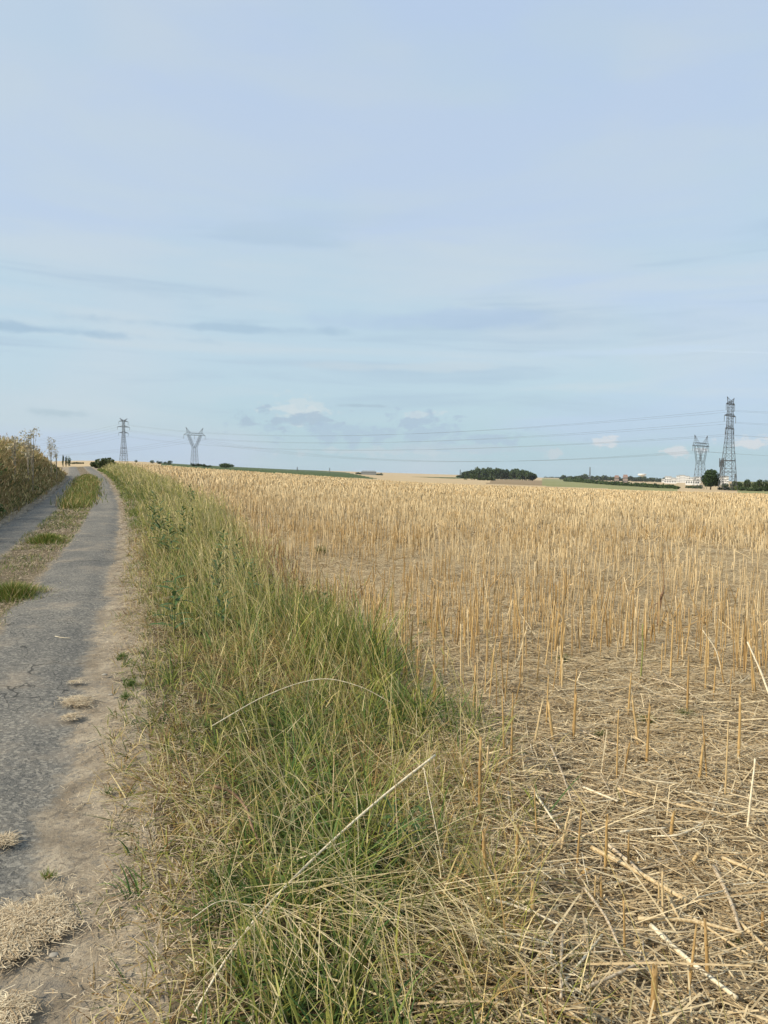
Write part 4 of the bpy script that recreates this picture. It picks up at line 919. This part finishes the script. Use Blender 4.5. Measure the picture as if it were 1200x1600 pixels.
grass_band(.3, 4.6, 3500, 4, 1.0, .00055, 'verge_grass', 'tangled green and dry grass of the verge in the foreground', .66, .04)
grass_band(4.6, 9.5, 2100, 4, 1.05, .0006, 'verge_grass', 'mixed dry and green grass of the verge a few steps ahead', .55, .06)
grass_band(9.5, 24, 800, 3, 1.25, .0006, 'verge_grass', 'olive seeding grass of the verge along the straight road', .22, .075)
grass_band(24, 88, 200, 2, 1.9, .0006, 'verge_grass', 'green grass of the verge where the road bends away', .15, .12)
# fringe of chaff on the dirt shoulder
def fringe(al0, al1, o0, o1, dens, Lr, name, label, green=False, W=(.0015, .004), thr=.5, sd=81):
    n = int((al1-al0)*(o1-o0)*dens); al = rng.uniform(al0, al1, n); oo = rng.uniform(o0, o1, n); p = pathpt(al, oo); x, y = p[:, 0], p[:, 1]
    k = fnoise(x*2.4, y*2.4, sd) + .12*rng.random(n) > thr; al, oo, x, y = al[k], oo[k], x[k], y[k]; n = len(x); z = ht(x, y, False); d = np.hypot(x, y); acc = Acc()
    L_ = rng.uniform(*Lr, n); t = rng.random((n, 1)); cc = (np.array([.30, .22, .13])*(1-t) + np.array([.62, .52, .36])*t)
    if green: cc = np.where(rng.random((n, 1)) < .7, pick(np.vstack([GREEN, OLIVE]), n), cc)
    B0 = np.stack([x, y, z + rng.uniform(.022, .04, n)], 1)
    if green: ribbons(acc, B0, rng.uniform(0, 6.28, n), L_, np.maximum(rng.uniform(*W, n), d*.0006), rng.uniform(.1, .8, n), rng.uniform(.2, 1.2, n), cc*.8, 3, cc)
    else: ribbons(acc, B0, rng.uniform(0, 6.28, n), L_, np.maximum(rng.uniform(*W, n), d*.0005), 1.5 - np.abs(rng.normal(0, .12, n)), rng.uniform(0, .2, n), cc, 1, flat=True, taper=.2, gap=-.01)
    o = acc.build(name, MAT_GRASS if green else MAT_STRAW); return tag(o, label, 'grass' if green else 'straw', kind='stuff')
fringe(1.2, 9, .22, .75, 2600, (.015, .06), 'chaff', 'chaff and short straw along the dirt edge of the near verge', thr=.46)
fringe(9, 30, .05, .75, 500, (.03, .14), 'chaff', 'chaff and short straw on the sandy edge farther along the road', thr=.42)
fringe(30, 75, .0, .8, 60, (.08, .25), 'chaff', 'straw along the sandy edge near the road bend', thr=.40)
fringe(3.5, 40, -1.75, -.80, 520, (.02, .10), 'chaff', 'straw litter on the strip between the wheel tracks', thr=.45, sd=90)
fringe(3.5, 60, -1.8, -.8, 420, (.03, .10), 'short_grass', 'sparse short grass on the strip between the wheel tracks', True, thr=.535, sd=95)
fringe(14, 60, -3.3, -2.5, 160, (.04, .14), 'chaff', 'dry litter at the foot of the left bank', thr=.42, sd=97)
fringe(1.0, 10, .05, .34, 900, (.008, .04), 'chaff', 'scattered bits of chaff on the bare dirt shoulder', thr=.56, sd=99)
# grass clumps on the median
def tuft(cx_px, cy_px, rx, ry, n, hgt, label, green=.8, world=None, name='grass_tuft', cols=None, rot=0.0):
    x0, y0 = hit0(cx_px, cy_px) if world is None else world; a = rng.uniform(0, 6.28, n); rr_ = np.abs(rng.normal(0, .52, n)) * (1 + .25*np.sin(a*3+cx_px) + .2*np.sin(a*7) + .15*np.sin(a*13)); ux = rr_*np.cos(a)*rx; uy = rr_*np.sin(a)*ry
    x = ux*math.cos(rot) - uy*math.sin(rot); y = ux*math.sin(rot) + uy*math.cos(rot); z = ht(x+x0, y+y0, False) + .012; z0 = hz(x0, y0); d = np.hypot(x+x0, y+y0)
    cc = np.where((rng.random(n) < green)[:, None], pick(np.array([[.15, .20, .035], [.20, .24, .05], [.10, .16, .03]]) if cols is None else cols, n), pick(DRY, n)); acc = Acc()
    ribbons(acc, np.stack([x, y, z - z0], 1), a + rng.normal(0, .7, n), rng.uniform(.5, 1.15, n)*hgt*np.maximum(1.2-.55*rr_, .3), np.maximum(rng.uniform(.002, .004, n), d*.0006), np.abs(rng.normal(.2, .25, n)) + .25*np.minimum(rr_, 1.5), rng.uniform(.1, 1.1, n), cc*.8, 3, cc*1.1)
    o = acc.build(name, MAT_GRASS); o.location = (x0, y0, z0); return tag(o, label, 'grass tuft', kind='stuff' if name == 'seedling_patch' else None)
RT_ = math.radians(20)
tuft(72, 848, .40, .62, 2600, .16, 'green grass clump on the median, middle one of the three', rot=RT_)
tuft(18, 935, .42, .50, 2600, .17, 'green grass clump on the median nearest the camera at the left edge', rot=RT_)
# the long clump where the tracks draw together
for k, (al_k, o_k) in enumerate([(29, -1.25)]):
    n = 9000; al = rng.uniform(25.5, 62, n); oo = -1.28 + rng.normal(0, .30, n) * np.interp(al, [25.5, 28, 55, 62], [.7, 1, 1, .5]); p = pathpt(al, oo); x, y = p[:, 0], p[:, 1]; z = ht(x, y, False) + .01; x0, y0 = float(x.mean()), float(y.mean()); z0 = hz(x0, y0); d = np.hypot(x, y)
    acc = Acc(); cc = np.where((rng.random(n) < .72)[:, None], pick(np.array([[.15, .19, .04], [.20, .22, .055], [.11, .15, .03]]), n), pick(DRY, n)); ribbons(acc, np.stack([x-x0, y-y0, z-z0], 1), rng.uniform(0, 6.28, n), rng.uniform(.14, .34, n), np.maximum(.006, d*.0008), np.abs(rng.normal(.2, .2, n)), rng.uniform(0, .9, n), cc*.8, 2, cc*1.1)
    o = acc.build('grass_tuft', MAT_GRASS); o.location = (x0, y0, z0); tag(o, 'long green grass clump filling the median before the bend', 'grass tuft')
tuft(205, 1078, .035, .05, 160, .06, 'small bright green sprig at the verge edge beside the dirt, upper one', 1, cols=GREEN)
tuft(196, 1100, .035, .04, 140, .05, 'small bright green sprig at the verge edge beside the dirt, lower one', 1, cols=GREEN)
tuft(76, 1377, .035, .02, 70, .035, 'tiny olive moss tuft on the asphalt edge near the straw heap', .8)
tuft(168, 1247, .03, .02, 50, .04, 'tiny green seedling on the bare dirt shoulder', 1, cols=GREEN)
tuft(190, 1035, .05, .06, 160, .06, 'little green tuft at the dirt edge farther up the verge', 1, cols=GREEN)
for px, py, hh_, lb in [(880, 1042, .05, 'small green seedlings in the stubble left of the green stem'), (668, 985, .05, 'low green regrowth among stalks left of the field centre'), (1070, 1135, .04, 'low green sprouts between stalks at the right'), (800, 1222, .04, 'faint green sprouts at the grass edge of the foreground stubble'), (935, 1165, .04, 'small olive sprouts beside the dark bare patch'), (1150, 1500, .03, 'tiny green sprout among fallen stalks in the bottom right corner'), (1010, 1145, .04, 'olive sprouts in front of the green stem'), (500, 870, .10, 'green weeds at the bare patch of stubble by the verge')]:
    q_ = 1 + (1200 - py)/500 if py < 1200 else .6; tuft(px, py, .07*q_, .06*q_, 220, hh_*q_, lb, .8, name='seedling_patch', cols=np.array([[.10, .15, .04], [.16, .19, .06], [.07, .11, .03]]))
# straw heaps lying on the asphalt
def heap(px, py, rx, ry, hh, n, label, Lr=(.010, .05), rot=0.0):
    x0, y0 = hit0(px, py); z0 = hz(x0, y0) + .03; a = rng.uniform(0, 6.28, n); r = rng.random(n)**.62; out_ = rng.random(n) < .22; r = np.where(out_, r + rng.exponential(.30, n), r); lob = 1 + .20*np.sin(a*2+px) + .13*np.sin(a*5+py) + .09*np.sin(a*9+1) + .06*np.sin(a*17); ux = r*np.cos(a)*rx*lob; uy = r*np.sin(a)*ry*lob
    x = ux*math.cos(rot)-uy*math.sin(rot); y = ux*math.sin(rot)+uy*math.cos(rot); z = .004 + hh*np.clip(1-r**2, 0, 1)*rng.uniform(.6, 1, n)*(.5 + .7*fnoise((x+x0)*14, (y+y0)*14, 3)); d = math.hypot(x0, y0)
    t = rng.random((n, 1)); cc = np.array([.42, .31, .18])*(1-t) + np.array([.82, .71, .50])*t; cc *= rng.uniform(.75, 1.05, (n, 1)); acc = Acc()
    ribbons(acc, np.stack([x, y, z], 1), rng.uniform(0, 6.28, n), rng.uniform(*Lr, n), np.maximum(rng.uniform(.0012, .0034, n), d*.0005), 1.57 + rng.normal(0, .10, n), rng.uniform(0, .3, n), cc, 1, flat=True, taper=.2, zfloor=False)
    # the matted underside
    m_ = MB(); o = acc.build('straw_heap', MAT_STRAW); o.location = (x0, y0, z0); return tag(o, label, 'straw heap', kind='stuff')
heap(26, 1465, .14, .19, .022, 5600, 'largest heap of chopped straw on the asphalt in the bottom left corner')
heap(4, 1596, .09, .06, .014, 900, 'heap of chopped straw at the very bottom left corner')
heap(122, 1103, .09, .11, .015, 800, 'small pile of chopped straw on the asphalt edge halfway up', (.02, .06))
heap(112, 1128, .05, .05, .015, 350, 'tiny pile of straw just below the small pile')
heap(4, 1327, .05, .05, .02, 500, 'tiny white straw pile at the left edge of the asphalt')
heap(118, 1072, .06, .025, .008, 160, 'thin streak of straw on the asphalt above the small pile')
stem(polyat([(135, 1186), (153, 1179)], .036), .004, MAT_PALE, 'short white twig lying on the dirt shoulder', name='twig', cat='twig')
stem(polyat([(86, 1009), (97, 1011), (110, 1012)], .036), .003, MAT_PALE, 'thin white straw lying across the asphalt')
stem(polyat([(33, 880), (39, 877)], .03), .008, MAT_PALE, 'short white straw on the median left of the track')
# stones on the shoulder
stm_ = plain('stone', (.30, .27, .22), .9, .3, 30)
for (px, py, s_, lb) in [(84, 1530, .014, 'small grey stone on the dirt below the large straw heap'), (163, 1071, .02, 'dark clod at the asphalt edge by the verge'), (173, 1104, .016, 'small dark clod on the shoulder below the other clod')]:
    x, y, z = ground(px, py); m_ = MB(); pts = []; m_.tube([(0, 0, -.5), (0.05, 0, -.2), (0, .05, .25), (0, 0, .5)], [.35, .95, .8, .3], 9)
    for i_, v in enumerate(m_.v): m_.v[i_] = v * random.uniform(.85, 1.12)
    o = m_.build('stone', stm_, None, True); o.location = (x, y, z + .03); o.scale = (s_*1.3, s_, s_*.7); tag(o, lb, 'stone')

# ---- prominent stems lying in the grass
def bat(px, py, D): return at(px, py, D)
stem([bat(300, 1590, 2.05), bat(340, 1520, 2.15), bat(400, 1435, 2.35), bat(500, 1332, 2.6), bat(600, 1243, 2.85), bat(680, 1180, 3.05)], .0032, MAT_PALE, 'long bleached stem leaning diagonally across the foreground grass', 'stem', 'dry_stem', taper=1.5)
stem([bat(330, 1135, 3.7), bat(420, 1085, 3.9), bat(500, 1061, 4.0), bat(560, 1072, 4.0), bat(615, 1100, 4.0)], .0028, MAT_PALE, 'pale stem arching over the grass above the diagonal stem', 'stem', 'dry_stem', taper=.6)
stem([bat(335, 1229, 3.05), bat(362, 1238, 3.05), bat(384, 1262, 3.0), bat(395, 1295, 2.9), bat(410, 1325, 2.85)], .0065, MAT_BROWNSTEM, 'curved dead brown stick half sunk in the green grass', 'stick', 'fallen_stick')
stem([bat(464, 1343, 2.7), bat(520, 1322, 2.7), bat(548, 1312, 2.75)], .0028, MAT_PALE, 'short pale straw crossing the long diagonal stem', 'stem', 'dry_stem')
stem([bat(300, 1435, 2.3), bat(345, 1408, 2.35), bat(400, 1418, 2.35)], .0018, MAT_PALE, 'bent pale grass ear left of the diagonal stem', 'stem', 'dry_stem')
stem([bat(550, 1398, 2.45), bat(640, 1440, 2.4), bat(720, 1495, 2.35), bat(800, 1565, 2.25)], .003, MAT_TANSTRAW, 'long tan straw slanting down right across the foreground grass', 'stem', 'dry_stem')
stem([bat(340, 1480, 2.2), bat(450, 1495, 2.2), bat(540, 1520, 2.2), bat(640, 1560, 2.15)], .0024, MAT_TANSTRAW, 'thin yellow straw lying level across the lower grass', 'stem', 'dry_stem')
stem([bat(520, 1270, 2.9), bat(521, 1220, 2.92), bat(522, 1180, 2.95)], .0026, MAT_TANSTRAW, 'upright tan stem in the grass left of the bleached tip', 'stem', 'dry_stem')
stem([bat(626, 1390, 2.75), bat(621, 1300, 2.8), bat(617, 1215, 2.85)], .0024, MAT_TANSTRAW, 'upright orange stem crossing the diagonal stem', 'stem', 'dry_stem')
stem([bat(703, 1420, 2.6), bat(686, 1320, 2.75), bat(662, 1200, 2.9)], .0024, MAT_PALE, 'pale bent stem below the bleached tip', 'stem', 'dry_stem')
# flattened sheaf of straws in the foreground
acc = Acc(); n = 150; px_ = rng.uniform(360, 740, n); py_ = rng.uniform(1330, 1560, n); P = np.array([at(a, b_, 2.2 + (1600-b_)/1600*1.5) for a, b_ in zip(px_, py_)])
P[:, 2] = np.array(ht(P[:, 0], P[:, 1], False)) + rng.uniform(.04, .17, n); hd = rng.normal(math.radians(-50), .6, n); t = rng.random((n, 1)); cc = np.array([.38, .30, .13])*(1-t) + np.array([.66, .56, .34])*t
ribbons(acc, P, hd, rng.uniform(.2, .55, n), rng.uniform(.0018, .0036, n), rng.uniform(1.15, 1.55, n), rng.uniform(0, .6, n), cc, 4, flat=True, taper=.5, zfloor=False)
n = 260; px_ = rng.uniform(290, 760, n); py_ = rng.uniform(1080, 1590, n); P = np.array([at(a, b_, 2.1 + (1600-b_)/520*1.9) for a, b_ in zip(px_, py_)]); P[:, 2] = np.array(ht(P[:, 0], P[:, 1], False)) + rng.uniform(.03, .22, n); t = rng.random((n, 1)); cc = np.array([.36, .28, .13])*(1-t) + np.array([.64, .55, .34])*t
ribbons(acc, P, rng.uniform(0, 6.28, n), rng.uniform(.15, .5, n), rng.uniform(.0016, .003, n), rng.uniform(.8, 1.5, n), rng.uniform(0, .7, n), cc, 4, flat=True, taper=.5, zfloor=False)
o = acc.build('flattened_straw', MAT_STRAW); tag(o, 'flattened tan straws lying over the green foreground grass', 'straw', kind='stuff')

# ---- broad-leaved weeds in the verge
def leafmesh(L_, W_, col, curl=.25, lob=0):
    n = 6; V = []; 
    for i in range(n+1):
        t = i/n; w_ = W_*math.sin(math.pi*min(1, t*.93+.05))**.75*(1 + (.35 if i % 2 else -.2)*lob); zz = -curl*L_*t*t + .1*L_*t
        V += [(t*L_, -w_/2, zz + .12*w_), (t*L_, 0, zz), (t*L_, w_/2, zz + .12*w_)]
    Fq = []
    for i in range(n):
        a = i*3; Fq += [[a, a+1, a+4, a+3], [a+1, a+2, a+5, a+4]]
    cc = np.tile(np.array(col), (len(V), 1)); cc[1::3] *= 1.25
    me = np_mesh('leaf', np.array(V), np.array(Fq), cc, True); me.materials.append(MAT_LEAF); return me
LM = [leafmesh(.13, .028, (.06, .11, .035), .3, 1), leafmesh(.10, .034, (.07, .12, .045), .2, .3), leafmesh(.08, .04, (.09, .15, .05), .25, 0), leafmesh(.14, .022, (.06, .10, .04), .1, 1)]
for me in LM: pass
def weed(px, py, hgt, nl, label, kind=0, sc=1.0):
    hgt *= 1.08; sc *= 1.2; nl = int(nl * 1.25)
    x, y, z = ground(px, py); t = empty('weed', (x, y, z), random.uniform(0, 6)); st = MB(); bx = random.uniform(-.1, .1)*hgt
    st.tube([(0, 0, 0), (bx*.4, 0, hgt*.5), (bx, 0, hgt)], [.005*sc, .004*sc, .002*sc], 6); o = st.build('stem', MAT_GREENSTEM, t)
    for i in range(nl):
        f_ = .15 + .83*i/nl; o = link('leaf', LM[kind if i % 3 else (kind+1) % 4], None, t); s = sc*(1.25 - .7*f_)*random.uniform(.8, 1.2); o.scale = (s, s, s); o.location = (bx*f_, 0, hgt*f_); o.rotation_euler = (random.uniform(-.3, .3), random.uniform(-.7, -.1), i*2.4 + random.uniform(-.3, .3))
    return tag(t, label, 'weed')
W_ = [(272, 1000, .55, 16, 'dark leafy weed with long blue-green leaves left in the dry verge grass', 0, 1.25), (252, 868, .8, 26, 'tall dark bushy weed on the verge by the start of the dry grass', 3, 1.3), (266, 878, .75, 24, 'dark weed leaning beside the tallest verge weed', 0, 1.3), (240, 840, .85, 24, 'farthest tall dark weed behind the verge grass', 3, 1.3),
      (286, 858, .7, 22, 'bushy weed right of the tallest verge weed', 1, 1.4), (300, 845, .65, 20, 'spreading weed at the field side of the verge', 0, 1.4), (345, 905, .6, 22, 'weed among green grass where the verge meets the stubble', 1, 1.3), (372, 915, .55, 20, 'weed with small leaves beside the bare patch of stubble', 2, 1.3),
      (338, 935, .5, 20, 'leafy weed in the centre of the verge', 3, 1.2), (395, 940, .45, 18, 'small weed near the brown stems at the verge edge', 1, 1.1), (470, 968, .3, 14, 'low grey-green weed at the foot of brown stalks', 0, .9), (507, 975, .3, 14, 'low dark weed just left of the near green tuft', 1, .9),
      (345, 985, .4, 16, 'dark weed half hidden in dry grass', 3, 1.0), (300, 800, .6, 18, 'distant weed at the stubble edge', 1, 1.5), (297, 790, .7, 18, 'dark weed standing out against far stubble', 0, 1.6), (655, 1345, .2, 12, 'low green clover-like weed under the diagonal stem', 2, .55), (610, 1330, .2, 10, 'small weed left of the orange stem', 2, .55)]
for a in W_: weed(*a)
# wilted brown rape stalks at the field side of the verge
acc = Acc(); n = 150; al = rng.uniform(6.5, 13, n); oo = vwidth(al) + rng.normal(.05, .22, n); p = pathpt(al, oo); x, y = p[:, 0], p[:, 1]; z = ht(x, y, False); A_ = np.stack([x, y, z], 1); h = rng.uniform(.2, .5, n); B_ = A_ + np.stack([rng.normal(0, .08, n), rng.normal(0, .08, n), h], 1)
cc = np.array([[.24, .155, .07]])*rng.uniform(.6, 1.8, (n, 1)); rods(acc, A_, B_, rng.uniform(.004, .007, n), rng.uniform(.002, .005, n), cc, 4, cc*1.2); o = acc.build('brown_stalk_mass', MAT_STRAW); tag(o, 'rusty brown dead stalks along the boundary of verge and stubble', 'stalks', kind='stuff')

# ------------------------------------------------------------------ left bank with tall weeds
n = 52000; al = 9 + (76-9)*rng.random(n)**1.2; s_ = rng.random(n); oo = -3.0 - 3.6*s_ + rng.normal(0, .08, n); p = pathpt(al, oo); x, y = p[:, 0], p[:, 1]; z = ht(x, y, False); d = np.hypot(x, y)
fade = np.interp(al, [9, 48, 66, 76], [1, 1, .8, .3]); low = np.clip(1 - s_/.3, 0, 1)
gno = fnoise(x*.5, y*.5, 101); isg = rng.random(n) < np.clip(.30 + .9*(gno-.45) + .22*low*(gno > .4), .05, .8)
BR = np.array([[.33, .23, .10], [.42, .31, .145], [.25, .16, .07], [.50, .39, .20], [.32, .27, .10]]); GB = np.array([[.08, .13, .035], [.14, .17, .05], [.20, .21, .07], [.06, .10, .03]])
cc = np.where(isg[:, None], pick(GB, n), pick(BR, n)); L_ = rng.uniform(.25, 1.1, n)*(.6 + .7*fnoise(x*.8, y*.8, 103))*fade*np.interp(s_, [0, .12, .5, 1], [.35, .7, 1.05, 1.15]); acc = Acc()
tip, th = ribbons(acc, np.stack([x, y, z-.02], 1), rng.normal(math.radians(-20), 1.2, n), L_, np.maximum(rng.uniform(.004, .011, n), d*.0007), np.abs(rng.normal(.32, .38, n)), rng.uniform(0, 1.6, n), cc*.85, 2, cc*1.1, taper=.7)
sd_ = rng.random(n) < .28; ribbons(acc, tip[sd_], rng.uniform(0, 6.28, sd_.sum()), rng.uniform(.08, .22, sd_.sum()), np.maximum(rng.uniform(.012, .03, sd_.sum()), d[sd_]*.0011), rng.uniform(0, .8, sd_.sum()), rng.uniform(0, .8, sd_.sum()), pick(BR, sd_.sum())*1.15, 2, taper=.8, zfloor=False)
o = acc.build('bank_weeds', MAT_GRASS); tag(o, 'tall brown and olive weeds covering the bank left of the road', 'weeds', kind='stuff')
# leafy patches on the bank
acc = Acc()
for k in range(120):
    a = 11 + 55*random.random()**1.2; s = random.random(); oo = -3.15 - 3.1*s; p = pathpt(np.array([a]), np.array([oo]))[0]; zz = hz(p[0], p[1]); r = random.uniform(.18, .42)
    gg = random.random(); cl = ((.04, .07, .022), (.11, .16, .045)) if gg < .55 else ((.16, .12, .05), (.34, .26, .12))
    crown(acc, p[0], p[1], zz + r*(.6 + 1.2*s*random.random()), r*1.3, r*1.3, r, 150, .022 + a*.0009, *cl, lobes=5)
o = acc.build('bank_foliage', MAT_LEAF); tag(o, 'patches of dark leaves and brown seed heads among the bank weeds', 'foliage', kind='stuff')
# the dark bushy mound on the right where the road bends
def shrub(px, py, wd, hgt, label, cols, n=1500):
    x, y, z = ground(px, py); t = empty('shrub', (x, y, z)); acc = Acc(); crown(acc, 0, 0, hgt*.5, wd, wd, hgt*.55, n, .09, *cols, lobes=9); acc.build('foliage', MAT_LEAF, t)
    st = MB(); 
    for k in range(5): a = k*1.3; st.tube([(0, 0, -.1), (math.cos(a)*wd*.5, math.sin(a)*wd*.5, hgt*.7)], [.03, .01], 5)
    tag(st.build('branches', BARK, t), kind='stuff'); return tag(t, label, 'shrub')
G2 = ((.05, .075, .025), (.13, .14, .05))
shrub(152, 731, .9, .8, 'leftmost low dark shrub at the bend on the right of the road', G2); shrub(163, 731, 1.2, 1.1, 'broadest dark shrub in the clump at the road bend', G2, 2200); shrub(175, 731, 1.0, .9, 'olive shrub right of the broadest at the road bend', ((.07, .09, .03), (.17, .17, .06)))
# pale dry saplings behind the bank
def sapling(px, pyb, pyt, D, spread, label, n=260):
    b0 = at(px, pyb, D); zg = hz(b0[0], b0[1]); H = at(px, pyt, D)[2] - zg; t = empty('sapling', (b0[0], b0[1], zg)); st = MB(); acc = Acc(); lf = []
    R = spread*D/F
    for k in range(7):
        a = random.uniform(0, 6.28); f0 = random.uniform(.35, .75); p0 = Vector((random.uniform(-.05, .05)*R, 0, H*f0)); p1 = p0 + Vector((math.cos(a)*R*.55, math.sin(a)*R*.55, H*(1-f0)*random.uniform(.5, .9))); st.tube([p0, (p0+p1)/2 + Vector((0, 0, .05)), p1], [.012, .008, .004], 5); lf += [p1, (p0+p1)/2]
    st.tube([(0, 0, -.1), (R*.1, 0, H*.5), (R*.15, 0, H*.97)], [.022, .015, .006], 6); st.build('trunk', plain('sapling_bark', (.30, .26, .20), .9, .2, 9), t); lf.append(Vector((R*.15, 0, H*.95)))
    for q in lf: crown(acc, q.x, q.y, q.z, R*.48, R*.48, R*.42, n//len(lf), .034, (.30, .27, .17), (.55, .50, .36), lobes=4)
    acc.build('crown', MAT_LEAF, t); return tag(t, label, 'sapling')
sapling(50, 725, 666, 34, 20, 'tallest pale thin-leaved sapling above the left bank'); sapling(43, 725, 676, 34.5, 12, 'thin sapling left of the tallest one above the left bank', 160); sapling(79, 728, 683, 48, 11, 'small pale sapling alone right of the tallest one on the bank', 200); sapling(22, 725, 681, 33, 16, 'low sparse sapling near the left edge above the bank', 160); sapling(88, 730, 697, 52, 6, 'small twiggy sapling at the end of the bank', 90)
# ------------------------------------------------------------------ the field goes on to the right of the frame
litter(1.0, 6.5, 3000, (.015, .07), (.0026, .007), 1, 'straw_litter', 'finely chopped straw continuing to the right of the picture', a0=.62, a1=1.15)
litter(1.0, 7.5, 450, (.07, .28), (.003, .0078), 2, 'straw_litter', 'longer loose straw continuing to the right of the picture', a0=.62, a1=1.15)
litter(6.5, 14, 700, (.04, .14), (.003, .008), 1, 'straw_litter', 'chopped straw among stalks to the right of the picture', a0=.62, a1=1.05)
x, y, d = scatter(stub_d, 2.3, 40, .62, 1.1, 60); z = ht(x, y, False); n = len(x); h = rng.uniform(.12, .44, n)*np.interp(d, [2, 5, 9], [.5, .85, 1.05]); r = np.maximum(rng.uniform(.0035, .0068, n), d*.00042)
A_ = np.stack([x, y, z-.01], 1); B_ = A_ + np.stack([rng.normal(0, .03, n), rng.normal(0, .03, n), h], 1); t2 = np.clip(rng.normal(.55, .25, (n, 1)), 0, 1); ca = np.array([.42, .275, .11])*(1-t2) + np.array([.75, .62, .39])*t2
acc = Acc(); rods(acc, A_, B_, r*1.2, r, ca*.85, 3, ca*1.1); o = acc.build('stubble_stalk_mass', MAT_STRAW); tag(o, 'standing stubble stalks beyond the right side of the picture', 'stubble', kind='stuff')
# ------------------------------------------------------------------ haze
m = bpy.data.materials.new('haze_air'); m.use_nodes = True; n = m.node_tree; n.nodes.clear()
pv = n.nodes.new('ShaderNodeVolumePrincipled'); pv.inputs['Color'].default_value = (.86, .92, 1, 1); pv.inputs['Density'].default_value = HAZE; pv.inputs['Anisotropy'].default_value = 0.0
n.links.new(pv.outputs[0], n.nodes.new('ShaderNodeOutputMaterial').inputs['Volume'])
hb = MB().box(-9300, 9300, -9300, 9300, -420, 140).build('haze', m); tag(hb, kind='stuff')
print('tris', sum(len(o.data.loops) - 2*len(o.data.polygons) for o in bpy.data.objects if o.type == 'MESH'), 'objects', len(bpy.data.objects))
